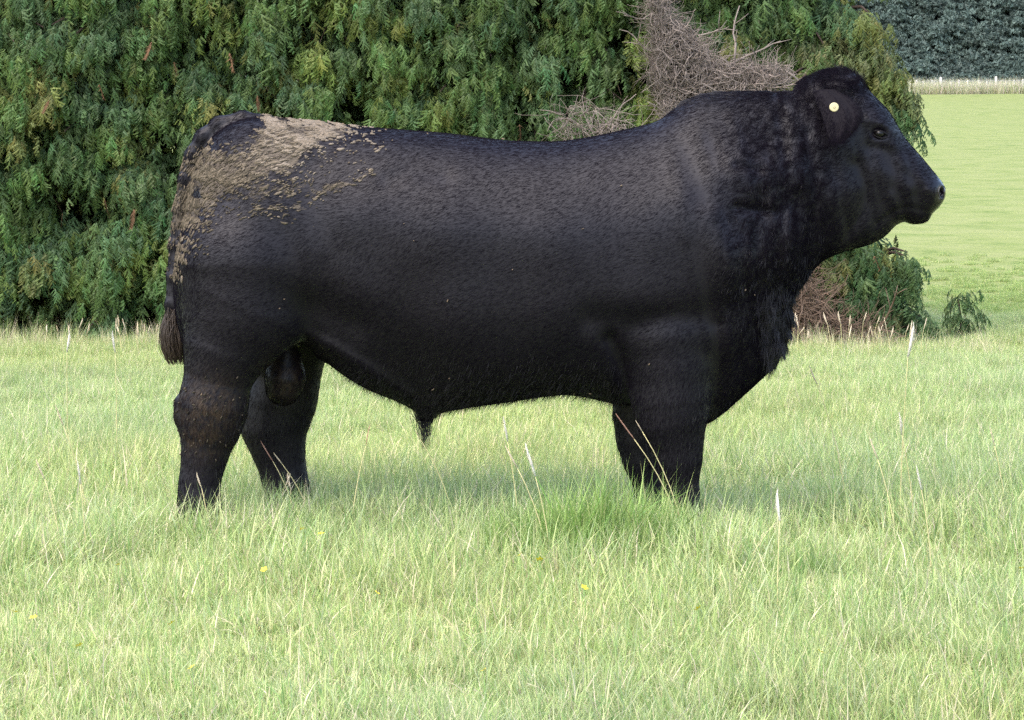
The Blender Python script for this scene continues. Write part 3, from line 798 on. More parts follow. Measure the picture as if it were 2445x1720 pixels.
def carve(c, rad, k=.01):
    c, rad = np.array(c), np.array(rad); sl = local_box(c - rad, c + rad, .04)
    x_, y_, z_ = np.meshgrid(gxs[sl[0]], gys[sl[1]], gzs[sl[2]], indexing='ij')
    q = (np.sqrt(((x_ - c[0]) / rad[0]) ** 2 + ((y_ - c[1]) / rad[1]) ** 2 + ((z_ - c[2]) / rad[2]) ** 2) - 1) * rad.min()
    FLD[sl] = -smin(-FLD[sl], q.astype(np.float32), k)
def leg(J, Y0, k=.04, sy=.85):
    rows = []
    for a, b, r_, dy in J:
        X_, Z_ = world_xz(a, b, Y0)
        rows.append((X_, Y0 + dy, Z_, r_ * MPX * (CAM_D + Y0) / CAM_D))
    add_chain(rows, k, sy)
    return rows
NH, FH, NF, FF = -.215, .215, -.20, .20
leg([(545, 600, 150, .03), (545, 700, 128, .02), (505, 790, 84, 0), (486, 855, 65, 0), (477, 915, 71, 0), (470, 962, 58, 0), (457, 1030, 43, 0), (446, 1090, 38, 0), (447, 1140, 41, 0), (455, 1175, 40, 0), (466, 1205, 46, 0)], NH, .05, .8)
leg([(402, 902, 10, 0), (418, 930, 22, 0), (446, 975, 26, 0)], NH, .03, .8)
leg([(620, 640, 140, -.03), (640, 760, 95, 0), (640, 850, 70, 0), (626, 905, 74, 0), (614, 960, 65, 0), (627, 1020, 49, 0), (640, 1080, 43, 0), (646, 1120, 42, 0), (652, 1160, 42, 0), (664, 1192, 46, 0)], FH, .05, .8)
leg([(1500, 640, 95, .03), (1488, 760, 92, 0), (1500, 830, 86, 0), (1504, 900, 80, 0), (1508, 950, 69, 0), (1518, 1000, 51, 0), (1522, 1040, 44, 0), (1527, 1080, 32, 0), (1532, 1120, 31, 0), (1536, 1152, 35, 0), (1546, 1180, 34, 0), (1556, 1208, 44, 0)], NF, .04, .85)
leg([(1430, 740, 70, -.02), (1432, 850, 62, 0), (1430, 930, 50, 0), (1434, 985, 46, 0), (1446, 1035, 42, 0), (1458, 1080, 33, 0), (1464, 1120, 32, 0), (1470, 1150, 35, 0), (1482, 1175, 40, 0), (1488, 1188, 42, 0)], FF, .04, .85)
# scrotum, tail, dewlap fold, far elbow
X_, Z_ = world_xz(640, 770); X2, Z2 = world_xz(640, 848); X3, Z3 = world_xz(636, 868)
add_chain([(X_, 0, Z_, .045), (X2, 0, Z2, .068), (X3, 0, Z3, .062)], .012, 1.15)
tl = [(600, 270, 12), (545, 266, 16), (492, 280, 18), (456, 308, 18), (432, 347, 17), (416, 402, 15), (403, 470, 13), (393, 550, 13), (388, 620, 12), (384, 680, 11), (381, 720, 10)]
add_chain([(*(lambda q: (q[0], 0.0 - .03 * max(0, (b - 350) / 370) , q[1]))(world_xz(a, b)), r_ * MPX) for a, b, r_ in tl], .016, 1.0)
# eye sockets and nostrils on both sides
eX, eZ = world_xz(1961, 300); nX, nZ = world_xz(2100, 430)
def half_width(X0, Z0):
    i_, k_ = int(round((X0 - gxs[0]) / H)), int(round((Z0 - gzs[0]) / H))
    col = FLD[i_, :, k_]; ins = np.where(col < 0)[0]
    return abs(gys[ins[0]])
eW = half_width(eX, eZ); nW = half_width(nX - .012, nZ)
for sg in (-1, 1):
    carve((eX, sg * (eW + .008), eZ), (.026, .024, .017), .012)
    carve((nX + .006, sg * (nW - .001), nZ - .002), (.012, .045, .020), .003)

# surface nets
def surface_nets(F):
    nx, ny, nz = F.shape
    s = F < 0
    allc = np.ones((nx - 1, ny - 1, nz - 1), bool); anyc = np.zeros_like(allc)
    for a in (0, 1):
        for b in (0, 1):
            for c in (0, 1):
                v = s[a:nx - 1 + a, b:ny - 1 + b, c:nz - 1 + c]; allc &= v; anyc |= v
    act = np.argwhere(anyc & ~allc)
    idm = -np.ones(allc.shape, np.int32); idm[tuple(act.T)] = np.arange(len(act))
    acc = np.zeros((len(act), 3)); cnt = np.zeros(len(act))
    cor = np.array([(a, b, c) for a in (0, 1) for b in (0, 1) for c in (0, 1)])
    for p in range(8):
        for ax in range(3):
            if cor[p][ax]: continue
            q = cor[p].copy(); q[ax] = 1
            A, B = act + cor[p], act + q
            fa, fb = F[tuple(A.T)], F[tuple(B.T)]
            m = (fa < 0) != (fb < 0)
            t = np.where(m, fa / np.where(m, fa - fb, 1), 0)
            acc[m] += (cor[p] + (q - cor[p]) * t[:, None])[m]; cnt[m] += 1
    V = act + acc / cnt[:, None]
    Qs = []
    for ax in range(3):
        b_, c_ = [(1, 2), (2, 0), (0, 1)][ax]
        A = np.swapaxes(s, 0, ax) if ax else s
        sl0 = [slice(None)] * 3; sl1 = [slice(None)] * 3; sl0[ax] = slice(0, -1); sl1[ax] = slice(1, None)
        e = np.argwhere(s[tuple(sl0)] != s[tuple(sl1)])
        e = e[(e[:, b_] > 0) & (e[:, c_] > 0) & (e[:, b_] < F.shape[b_] - 1) & (e[:, c_] < F.shape[c_] - 1)]
        ob, oc = np.zeros(3, int), np.zeros(3, int); ob[b_] = 1; oc[c_] = 1
        q = np.stack([idm[tuple((e - ob - oc).T)], idm[tuple((e - oc).T)], idm[tuple(e.T)], idm[tuple((e - ob).T)]], 1)
        fl_ = ~s[tuple(e.T)]
        q[fl_] = q[fl_][:, ::-1]
        Qs.append(q)
    return V, np.concatenate(Qs)
V, Q = surface_nets(FLD)
V = np.array([gxs[0], gys[0], gzs[0]]) + V * H
# relax
E = np.concatenate([Q[:, [0, 1]], Q[:, [1, 2]], Q[:, [2, 3]], Q[:, [3, 0]]])
deg = np.bincount(E.ravel(), minlength=len(V))
def relax(V, f):
    S = np.zeros_like(V)
    for ax in range(3):
        S[:, ax] = np.bincount(E[:, 0], V[E[:, 1], ax], len(V)) + np.bincount(E[:, 1], V[E[:, 0], ax], len(V))
    return V + f * (S / deg[:, None] - V)
for _ in range(4): V = relax(relax(V, .5), -.52)
BV, BQ = V, Q
FN = np.cross(BV[BQ[:, 2]] - BV[BQ[:, 0]], BV[BQ[:, 3]] - BV[BQ[:, 1]])
BN = np.zeros_like(BV)
for k_ in range(4):
    for ax in range(3): BN[:, ax] += np.bincount(BQ[:, k_], FN[:, ax], len(BV))
BN /= np.linalg.norm(BN, axis=1)[:, None] + 1e-12

# regions in display coordinates
def to_disp(P):
    s = (CAM_D + P[:, 1]) / CAM_D
    return (P[:, 0] / s * 702 + 1222.5) / K, (337 - (P[:, 2] - CAM_Z) / s * 702) / K
def soft_poly(poly, dx, dy, w):
    return np.clip(poly_sdf(poly, dx, dy) / w * .5 + .5, 0, 1)
MUD = [([(600, 262), (690, 270), (800, 283), (770, 300), (720, 320), (680, 350), (650, 385), (612, 392), (585, 372), (560, 345), (580, 305)], 22, 1.0),
       ([(432, 350), (470, 338), (560, 352), (640, 345), (620, 385), (560, 410), (500, 430), (470, 470), (440, 500), (400, 540), (384, 520), (392, 460), (405, 410)], 30, .95),
       ([(384, 500), (450, 470), (470, 520), (430, 580), (384, 620)], 36, .55), ([(560, 395), (700, 385), (720, 430), (660, 470), (500, 470), (480, 440)], 34, .5),
       ([(540, 460), (670, 455), (690, 470), (560, 482)], 10, .75), ([(690, 420), (770, 405), (830, 375), (840, 385), (780, 420), (700, 440)], 9, .7), ([(700, 310), (850, 310), (840, 370), (700, 370)], 40, .2)]
def mud_amount(P, nrm):
    dx, dy = to_disp(P)
    m = np.zeros(len(P))
    for poly, w, a in MUD: m = np.maximum(m, a * soft_poly(poly, dx, dy, w))
    m *= np.clip(1.15 + .9 * vnoise(dx / 34, dy / 22, 71) + .5 * vnoise(dx / 13, dy / 8, 72), 0, 1.2)
    near = np.clip((-nrm[:, 1] + .55) * 1.6, 0, 1)
    return np.clip(m * near, 0, 1)
def dirt_amount(P):
    dx, dy = to_disp(P)
    d_ = np.maximum(np.exp(-(((dx - 470) / 62) ** 2 + ((dy - 915) / 62) ** 2)) * .6, np.exp(-(((dx - 455) / 50) ** 2 + ((dy - 985) / 40) ** 2)) * .5)
    d_ = np.maximum(d_, .5 * np.exp(-(((dx - 640) / 42) ** 2 + ((dy - 850) / 45) ** 2)))
    return d_ * np.clip(.6 + 1.1 * vnoise(dx / 4.5, dy / 6, 73), 0, 1)
def muzzle_amount(P):
    dx, dy = to_disp(P)
    return soft_poly([(2092, 404), (2108, 396), (2135, 420), (2130, 470), (2095, 486), (2078, 470), (2090, 440)], dx, dy, 12)
bmud, bdirt, bmuz = mud_amount(BV, BN), dirt_amount(BV), muzzle_amount(BV)

def hide_mat(name, curves=False):
    m, nt, out = new_mat(name)
    b = N(nt, "ShaderNodeBsdfPrincipled"); ln = nt.links.new
    am = N(nt, "ShaderNodeAttribute", attribute_name="mud"); ad = N(nt, "ShaderNodeAttribute", attribute_name="dirt"); az = N(nt, "ShaderNodeAttribute", attribute_name="muzzle")
    tc = N(nt, "ShaderNodeTexCoord")
    mp = N(nt, "ShaderNodeMapping"); mp.inputs["Scale"].default_value = (26, 26, 70); mp.inputs["Rotation"].default_value = (0, math.radians(-24), 0)
    nz = N(nt, "ShaderNodeTexNoise"); nz.inputs["Scale"].default_value = 2.6; nz.inputs["Detail"].default_value = 6
    ln(tc.outputs["Object"], mp.inputs[0]); ln(mp.outputs[0], nz.inputs["Vector"])
    mul = N(nt, "ShaderNodeMath", operation='MULTIPLY_ADD'); mul.inputs[1].default_value = 1.25
    ln(am.outputs["Fac"], mul.inputs[0]); ln(nz.outputs[0], mul.inputs[2])
    rg = N(nt, "ShaderNodeMapRange"); rg.inputs[1].default_value = 1.08; rg.inputs[2].default_value = 1.42
    ln(mul.outputs[0], rg.inputs[0])
    n2 = N(nt, "ShaderNodeTexNoise"); n2.inputs["Scale"].default_value = 7; n2.inputs["Detail"].default_value = 5
    ln(tc.outputs["Object"], n2.inputs["Vector"])
    coat = N(nt, "ShaderNodeMix", data_type='RGBA'); coat.inputs[6].default_value = (0.0040, 0.0029, 0.0056, 1); coat.inputs[7].default_value = (0.0062, 0.0044, 0.0078, 1)
    ln(n2.outputs[0], coat.inputs[0])
    md = N(nt, "ShaderNodeMix", data_type='RGBA'); md.inputs[6].default_value = (0.050, 0.041, 0.030, 1); md.inputs[7].default_value = (0.125, 0.100, 0.076, 1)
    ln(n2.outputs[0], md.inputs[0])
    m1 = N(nt, "ShaderNodeMix", data_type='RGBA'); m1.inputs[7].default_value = (0.055, 0.034, 0.018, 1)
    ln(ad.outputs["Fac"], m1.inputs[0]); ln(coat.outputs[2], m1.inputs[6])
    m2 = N(nt, "ShaderNodeMix", data_type='RGBA')
    ln(rg.outputs[0], m2.inputs[0]); ln(m1.outputs[2], m2.inputs[6]); ln(md.outputs[2], m2.inputs[7])
    ln(m2.outputs[2], b.inputs["Base Color"])
    ro = N(nt, "ShaderNodeMix", data_type='FLOAT'); ro.inputs[2].default_value = 0.75 if curves else 0.48; ro.inputs[3].default_value = 0.17
    ln(az.outputs["Fac"], ro.inputs[0])
    r2 = N(nt, "ShaderNodeMix", data_type='FLOAT'); r2.inputs[3].default_value = 0.9
    ln(rg.outputs[0], r2.inputs[0]); ln(ro.outputs[0], r2.inputs[2]); ln(r2.outputs[0], b.inputs["Roughness"])
    b.inputs["Specular IOR Level"].default_value = 0.04 if curves else 0.24
    if not curves:
        bp = N(nt, "ShaderNodeBump"); bp.inputs["Strength"].default_value = 0.08; bp.inputs["Distance"].default_value = 0.006
        ln(nz.outputs[0], bp.inputs["Height"]); ln(bp.outputs[0], b.inputs["Normal"])
    ln(b.outputs[0], out.inputs[0])
    return m
M_HIDE = hide_mat("black_hide"); M_COAT = hide_mat("black_coat_hair", True)
M_EAR = simple_mat("ear_hide", (0.0075, 0.006, 0.0075), 0.85, 0.08, 0.4, 40, 0.5)
M_LONG = simple_mat("long_black_hair", (0.0085, 0.0068, 0.0095), 0.5, 0.3, 0.4, 30)
M_SWITCH = simple_mat("tail_hair", (0.030, 0.020, 0.013), 0.55, 0.3, 0.7, 45)
M_EYE = simple_mat("eye_dark", (0.005, 0.004, 0.004), 0.14, 0.28, 0.1, 40)
M_LID = simple_mat("eyelid_skin", (0.007, 0.006, 0.007), 0.75, 0.15, 0.2, 60)
M_NOSE = simple_mat("nose_skin", (0.016, 0.013, 0.015), 0.22, 0.5, 0.2, 60)
M_HOOF = simple_mat("hoof_horn", (0.022, 0.019, 0.017), 0.45, 0.3, 0.3, 40)
M_TAG = simple_mat("tag_plastic", (0.42, 0.37, 0.20), 0.35, 0.5, 0.04, 40)
M_TAGPIN = simple_mat("tag_pin_plastic", (0.36, 0.30, 0.17), 0.4, 0.5, 0.04, 40)
def mud_mat():
    m, nt, out = new_mat("dried_mud"); b = N(nt, "ShaderNodeBsdfPrincipled")
    a = N(nt, "ShaderNodeAttribute", attribute_name="shade"); cr = N(nt, "ShaderNodeValToRGB")
    e = cr.color_ramp.elements; e[0].color = (0.052, 0.043, 0.031, 1); e[1].color = (0.180, 0.147, 0.114, 1)
    e2 = e.new(.45); e2.color = (0.115, 0.092, 0.066, 1)
    nt.links.new(a.outputs["Fac"], cr.inputs[0]); nt.links.new(cr.outputs[0], b.inputs["Base Color"])
    b.inputs["Roughness"].default_value = .95; b.inputs["Specular IOR Level"].default_value = .08
    nt.links.new(b.outputs[0], out.inputs[0]); return m
M_MUD = mud_mat()
M_CHAFF = simple_mat("chaff", (0.15, 0.11, 0.075), 0.85, 0.1, 0.3, 30)

bull = empty("bull", (0, 0, 0))
tag(bull, "stocky black bull standing in the grass, dried mud on its rump, round ear tag", "bull")
body = mesh_obj("body", BV, BQ, M_HIDE, bull, {"mud": ('FLOAT', bmud), "dirt": ('FLOAT', bdirt), "muzzle": ('FLOAT', bmuz)})

# sampling on the skin
farea = np.linalg.norm(FN, axis=1)
def skin_sample(n, r, weight=None):
    w_ = farea if weight is None else farea * weight
    f = r.choice(len(BQ), n, p=w_ / w_.sum())
    u, v = r.uniform(0, 1, n), r.uniform(0, 1, n)
    q = BQ[f]
    wt_ = np.stack([(1 - u) * (1 - v), u * (1 - v), u * v, (1 - u) * v], 1)[:, :, None]
    P_ = (BV[q] * wt_).sum(1); N_ = (BN[q] * wt_).sum(1); N_ /= np.linalg.norm(N_, axis=1)[:, None]
    return P_, N_
def hair_dir(P_, N_, r, jit):
    dx, dy = to_disp(P_)
    low = np.clip((dy - 700) / 250, 0, 1)
    d_ = np.stack([-1.0 + .75 * low, 0 * low, -.42 - .6 * low], 1)
    neckf = np.clip((dx - 1600) / 120, 0, 1) * np.clip((1900 - dx) / 60, 0, 1)
    d_[:, 2] -= .8 * neckf
    tailf = np.clip((450 - dx) / 25, 0, 1) * np.clip((720 - dy) / 30, 0, 1)
    d_[:, 2] -= 2.2 * tailf
    poll = np.clip((dx - 1790) / 30, 0, 1) * np.clip((1950 - dx) / 30, 0, 1) * np.clip((250 - dy) / 40, 0, 1)
    curl = np.clip(neckf * .9 + poll, 0, 1)
    ang = vnoise(dx / 16, dy / 16, 81) * 1.5 * curl + vnoise(dx / 80, dy / 80, 82) * .28
    c_, s_ = np.cos(ang), np.sin(ang)
    d_ = np.stack([d_[:, 0] * c_ - d_[:, 2] * s_, d_[:, 1], d_[:, 0] * s_ + d_[:, 2] * c_], 1)
    d_ += r.normal(0, jit, d_.shape) + (r.normal(0, .35, d_.shape) * curl[:, None])
    d_ -= N_ * (d_ * N_).sum(1)[:, None]
    return d_ / (np.linalg.norm(d_, axis=1)[:, None] + 1e-9), curl, poll
def make_curves(name, PTS, rad_root, rad_tip, mat, parent, attrs=None):
    n, k_ = PTS.shape[:2]
    hc = bpy.data.hair_curves.new(name)
    hc.add_curves([k_] * n)
    hc.attributes["position"].data.foreach_set("vector", PTS.astype(np.float32).ravel())
    ra = hc.attributes.get("radius") or hc.attributes.new("radius", 'FLOAT', 'POINT')
    rr = np.linspace(0, 1, k_)[None] * (rad_tip - rad_root) + rad_root
    ra.data.foreach_set("value", np.broadcast_to(rr, (n, k_)).astype(np.float32).ravel())
    for kx, arr in (attrs or {}).items():
        a = hc.attributes.new(kx, 'FLOAT', 'CURVE'); a.data.foreach_set("value", np.asarray(arr, np.float32))
    hc.materials.append(mat)
    o = bpy.data.objects.new(name, hc); COL.objects.link(o); o.parent = parent
    return o
r = np.random.default_rng(90)
NHAIR = 420000
fc = BV[BQ].mean(1); fm = muzzle_amount(fc)
P_, N_ = skin_sample(NHAIR, r, (1 - fm) * np.where(fc[:, 1] < .1, 1, .45) * (fc[:, 2] > .02))
D_, curl, poll = hair_dir(P_, N_, r, .09)
dx, dy = to_disp(P_)
L_ = (0.017 + .008 * curl + .012 * poll) * r.uniform(.6, 1.3, NHAIR)
lift = .10 + .20 * curl + r.uniform(0, .08, NHAIR)
side = np.cross(N_, D_)
sw = r.normal(0, .25, NHAIR) * (.4 + 1.8 * curl)
t_ = np.linspace(0, 1, 4)[None, :, None]
PTS = P_[:, None] + N_[:, None] * (-.001) + L_[:, None, None] * (D_[:, None] * t_ + side[:, None] * (sw[:, None, None] * t_ ** 2) + N_[:, None] * (lift[:, None, None] * (t_ * 1.5 - .95 * t_ ** 2)))
coat = make_curves("coat", PTS, .00034, .00012, M_COAT, bull, {"mud": mud_amount(P_, N_) * r.uniform(0, .85, NHAIR), "dirt": dirt_amount(P_), "muzzle": np.zeros(NHAIR)})

# long hair: brisket, poll, sheath tuft, belly fringe
def long_hair(name, n, weightfun, length, down, mat, seed, lift=.35, rad=.0006, parent=bull, wave=.3):
    r = np.random.default_rng(seed)
    P_, N_ = skin_sample(n, r, weightfun(*to_disp(fc), fc))
    D_, curl, poll = hair_dir(P_, N_, r, .25)
    D_ = D_ * (1 - down) + np.array([0, 0, -1.0]) * down
    D_ /= np.linalg.norm(D_, axis=1)[:, None]
    L_ = length * r.uniform(.5, 1.25, n)
    dx, dy = to_disp(P_)
    clump = np.stack([vnoise(dx / 9, dy / 9, seed + 1), vnoise(dx / 9, dy / 9, seed + 2), vnoise(dx / 9, dy / 9, seed + 3)], 1)
    t_ = np.linspace(0, 1, 6)[None, :, None]
    PTS = P_[:, None] - N_[:, None] * .002 + L_[:, None, None] * (D_[:, None] * t_ + N_[:, None] * lift * (t_ - .6 * t_ ** 2) + clump[:, None] * wave * t_ ** 2 + r.normal(0, .05, (n, 1, 3)) * t_ + np.array([0, 0, -1]) * .25 * t_ ** 2)
    return make_curves(name, PTS, rad, rad * .3, mat, parent)
long_hair("poll_hair", 3800, lambda x, y, c: np.clip(1 - np.hypot((x - 1868) / 85, (y - 205) / 62), 0, 1) * (c[:, 2] > 1.2), .022, .05, M_LONG, 101, .30, .00055, wave=1.2)
long_hair("neck_hair", 5000, lambda x, y, c: np.clip(1 - np.hypot((x - 1730) / 130, (y - 560) / 260), 0, 1), .022, .35, M_LONG, 102, .25, .0006, wave=.6)
long_hair("brisket_hair", 4000, lambda x, y, c: np.clip(1 - np.hypot((x - 1745) / 50, (y - 730) / 110), 0, 1), .035, .5, M_LONG, 103, .35, .0007, wave=.6)
long_hair("belly_hair", 3500, lambda x, y, c: np.clip((y - 790) / 60, 0, 1) * (x > 700) * (x < 1400), .022, .4, M_LONG, 104, .3, .0006)
long_hair("crest_hair", 2500, lambda x, y, c: np.clip((250 - y) / 30, 0, 1) * (x > 1500) * (x < 1810), .020, .0, M_LONG, 105, .7, .0006, wave=.5)
long_hair("leg_hair", 3500, lambda x, y, c: np.clip((y - 860) / 60, 0, 1) * ((x < 720) | (x > 1370)), .020, .4, M_LONG, 106, .4, .0006)
# sheath tuft
r = np.random.default_rng(107); n = 90
sxx, szz = world_xz(950, 930)
root_ = np.stack([sxx + r.normal(0, .018, n), r.normal(0, .016, n), szz + r.normal(0, .012, n)], 1)
L_ = r.uniform(.05, .125, n); bend = r.normal(.12, .22, n)
t_ = np.linspace(0, 1, 7)[None, :, None]
PTS = root_[:, None] + L_[:, None, None] * (np.array([0, 0, -1]) * t_ + np.stack([bend, r.normal(0, .1, n), 0 * bend], 1)[:, None] * (t_ - 1.1 * t_ ** 2 * .9) * 1.6)
PTS[:, :, 0] += (-(root_[:, 0] - sxx) * .7)[:, None] * t_[..., 0]
make_curves("sheath_hair", PTS, .0011, .0003, M_LONG, bull)
# tail switch
r = np.random.default_rng(108); n = 520
tx, tz = world_xz(388, 715)
root_ = np.stack([tx + r.normal(0, .010, n), -.03 + r.normal(0, .010, n), tz + r.uniform(-.06, .05, n)], 1)
tipx, tipz = world_xz(400, 810)
t_ = np.linspace(0, 1, 8)[None, :, None]
off = r.normal(0, 1, (n, 2)); off /= np.maximum(1, np.linalg.norm(off, axis=1))[:, None]
endp = np.stack([tipx + off[:, 0] * .030, -.03 + off[:, 1] * .03, tipz + r.uniform(-.012, .05, n)], 1)
bul = np.stack([off[:, 0] * .026 - .006, off[:, 1] * .03, 0 * off[:, 0]], 1)
PTS = root_[:, None] * (1 - t_) + endp[:, None] * t_ + bul[:, None] * (4 * t_ * (1 - t_)) * .8
make_curves("tail_switch", PTS, .0016, .0007, M_SWITCH, bull)

# ears
def make_ear(sg):
    mb_n = 14; mm = 11
    bx, bz = world_xz(1852, 200, -.15); ex_, ez_ = world_xz(1880, 322, -.25)
    base = np.array([bx, -(half_width(bx, bz) + .022), bz]); tip = np.array([ex_, -(half_width(ex_, ez_) + .095), ez_])
    ax = tip - base; V_ = []
    nrm0 = np.array([.14, -1, .02]); nrm0 /= np.linalg.norm(nrm0)
    sidev = np.cross(ax / np.linalg.norm(ax), nrm0); sidev /= np.linalg.norm(sidev)
    if sidev[0] < 0: sidev = -sidev
    prof_t = np.linspace(0, 1, mb_n)
    wid = .070 * np.array([max(.0, (math.sin(math.pi * (.16 + .80 * t)) ** .75)) for t in prof_t]); wid[-1] = .014
    for layer in (0, 1):
        for i_, t in enumerate(prof_t):
            c = base + ax * t + nrm0 * (.03 * math.sin(math.pi * t))
            for j_ in range(mm):
                u = -1 + 2 * j_ / (mm - 1)
                lead = .036 * math.sin(math.pi * min(1, t * 1.05)) 
                p = c + sidev * (u * wid[i_] + lead) - nrm0 * (.030 * u * u - .004 * math.cos(u * 9)) * (wid[i_] / .076)
                p = p - nrm0 * (.009 * (1 - abs(u) ** 3 * .8)) * layer
                V_.append(p)
    V_ = np.array(V_); V_[:, 1] *= -sg
    nn = mb_n * mm; F_ = []
    for i_ in range(mb_n - 1):
        for j_ in range(mm - 1):
            a = i_ * mm + j_
            F_.append((a, a + 1, a + mm + 1, a + mm)); F_.append((nn + a, nn + a + mm, nn + a + mm + 1, nn + a + 1))
    rim = [j_ for j_ in range(mm)] + [i_ * mm + mm - 1 for i_ in range(1, mb_n)] + [(mb_n - 1) * mm + j_ for j_ in range(mm - 2, -1, -1)] + [i_ * mm for i_ in range(mb_n - 2, 0, -1)]
    for a, b in zip(rim, rim[1:] + rim[:1]): F_.append((a, nn + a, nn + b, b))
    ear = mesh_obj("ear", V_, np.array(F_), M_EAR, bull, {"mud": ('FLOAT', np.zeros(len(V_))), "dirt": ('FLOAT', np.full(len(V_), .12)), "muzzle": ('FLOAT', np.zeros(len(V_)))})
    sub = ear.modifiers.new("smooth", 'SUBSURF'); sub.levels = sub.render_levels = 2
    # ear fringe hair along the rim and base
    r = np.random.default_rng(120 + (sg > 0)); n = 3000
    qi = r.integers(0, mb_n - 1, n); qj = r.integers(0, mm - 1, n); fu = r.uniform(0, 1, (2, n))
    a = qi * mm + qj
    Pp = V_[a] * ((1 - fu[0]) * (1 - fu[1]))[:, None] + V_[a + 1] * ((1 - fu[0]) * fu[1])[:, None] + V_[a + mm] * (fu[0] * (1 - fu[1]))[:, None] + V_[a + mm + 1] * (fu[0] * fu[1])[:, None]
    nr = nrm0 * np.array([1, -sg, 1]); dd = (ax / np.linalg.norm(ax)) * np.array([1, -sg, 1])
    uu = (qj + fu[1]) / (mm - 1) * 2 - 1
    sv = sidev * np.array([1, -sg, 1])
    d_ = dd[None] * .8 + sv[None] * (uu * 1.0)[:, None] + nr[None] * .12 + r.normal(0, .18, (n, 3))
    low = np.clip((qi / mb_n - .45) * 2, 0, 1)
    L_ = (.006 + .016 * low * (r.uniform(0, 1, n) < .25)) * r.uniform(.6, 1.3, n)
    t_ = np.linspace(0, 1, 4)[None, :, None]
    PTS = Pp[:, None] + L_[:, None, None] * (d_[:, None] * t_ + np.array([0, 0, -.4]) * t_ ** 2)
    make_curves("ear_hair", PTS, .0004, .00015, M_COAT, ear)
    return ear, base, ax, nrm0, sidev
ear, ebase, eax, enrm, eside = make_ear(-1)
make_ear(1)
# round ear tag with its pin
tg = np.array(hx(1875, 240, -.27)); tg_n = enrm
def disc(c, nrm, rad, thick, k_=28, dome=.0):
    nrm = np.array(nrm) / np.linalg.norm(nrm); u = np.cross(nrm, [0, 0, 1.0]); u /= np.linalg.norm(u); v = np.cross(nrm, u)
    ang = np.arange(k_) * 2 * math.pi / k_; V_, F_ = [], []
    rings = [(rad, -thick), (rad, 0), (rad * .9, thick * .35), (rad * .45, thick * .35 + dome), (rad * .3, thick * .35 + dome)]
    for rr, hh in rings: V_ += [np.array(c) + nrm * hh + rr * (math.cos(a) * u + math.sin(a) * v) for a in ang]
    for i_ in range(len(rings) - 1):
        for j_ in range(k_): F_.append((i_ * k_ + j_, i_ * k_ + (j_ + 1) % k_, (i_ + 1) * k_ + (j_ + 1) % k_, (i_ + 1) * k_ + j_))
    V_.append(np.array(c) + nrm * (thick * .35 + dome)); tt = [((len(rings) - 1) * k_ + j_, (len(rings) - 1) * k_ + (j_ + 1) % k_, len(V_) - 1) for j_ in range(k_)]
    return np.array(V_), [np.array(F_), np.array(tt)]
def ear_surface_y(X0, Z0):
    V_ = np.array([v.co[:] for v in ear.data.vertices]); d_ = (V_[:, 0] - X0) ** 2 + (V_[:, 2] - Z0) ** 2
    return V_[np.argsort(d_)[:4], 1].min()
tg[1] = ear_surface_y(tg[0], tg[2]) - .006
Vd, Fd = disc(tg, (0.05, -1, .12), .0155, .004, dome=.0005)
etag = mesh_obj("ear_tag", Vd, Fd, M_TAG, ear); etag["label"] = "round pale yellow ear tag"
etag.data.polygons.foreach_set("use_smooth", np.zeros(len(etag.data.polygons), dtype=bool))
Vd, Fd = disc(tg + np.array([0, -.0022, 0]), (0.05, -1, .12), .005, .0015, 16)
mesh_obj("tag_pin", Vd, Fd, M_TAGPIN, ear)

# eyes with lids
def uv_sphere(c, rad, nu=20, nv=12):
    V_, F_ = [], []
    for i_ in range(nv + 1):
        for j_ in range(nu):
            th, ph = math.pi * i_ / nv, 2 * math.pi * j_ / nu
            V_.append((c[0] + rad[0] * math.sin(th) * math.cos(ph), c[1] + rad[1] * math.sin(th) * math.sin(ph), c[2] + rad[2] * math.cos(th)))
    for i_ in range(nv):
        for j_ in range(nu): F_.append((i_ * nu + j_, (i_ + 1) * nu + j_, (i_ + 1) * nu + (j_ + 1) % nu, i_ * nu + (j_ + 1) % nu))
    return np.array(V_), np.array(F_)
for sg in (-1, 1):
    c = (eX, sg * (eW - .009), eZ)
    Ve, Fe = uv_sphere(c, (.018, .019, .015))
    eye = mesh_obj("eye", Ve, Fe, M_EYE, bull)
    for nm, s_ in (("upper_eyelid", 1), ("lower_eyelid", -1)):
        mb = MB()
        a = np.linspace(0, math.pi, 13)
        pts = np.stack([eX + .025 * np.cos(a) + .002, sg * (eW + .004 - .012 * np.cos(a) ** 2), eZ - .002 + (.0095 if s_ > 0 else -.0125) * np.sin(a) - .006 * np.cos(a)], 1)
        mb.tube(pts, .0026 + .0016 * np.sin(a) * (s_ > 0), 8)
        mb.obj(nm, M_LID, eye)
    # fleshy rim round the nostril
    mb = MB(); a = np.linspace(.5, 5.4, 15)
    pts = np.stack([nX + .007 + .0145 * np.cos(a), sg * (nW + .001 - .010 * np.cos(a)), nZ - .001 + .0225 * np.sin(a)], 1)
    mb.tube(pts, .0030 * np.sin(np.linspace(.25, 2.9, 15)), 7); mb.obj("nostril_rim", M_NOSE, bull)
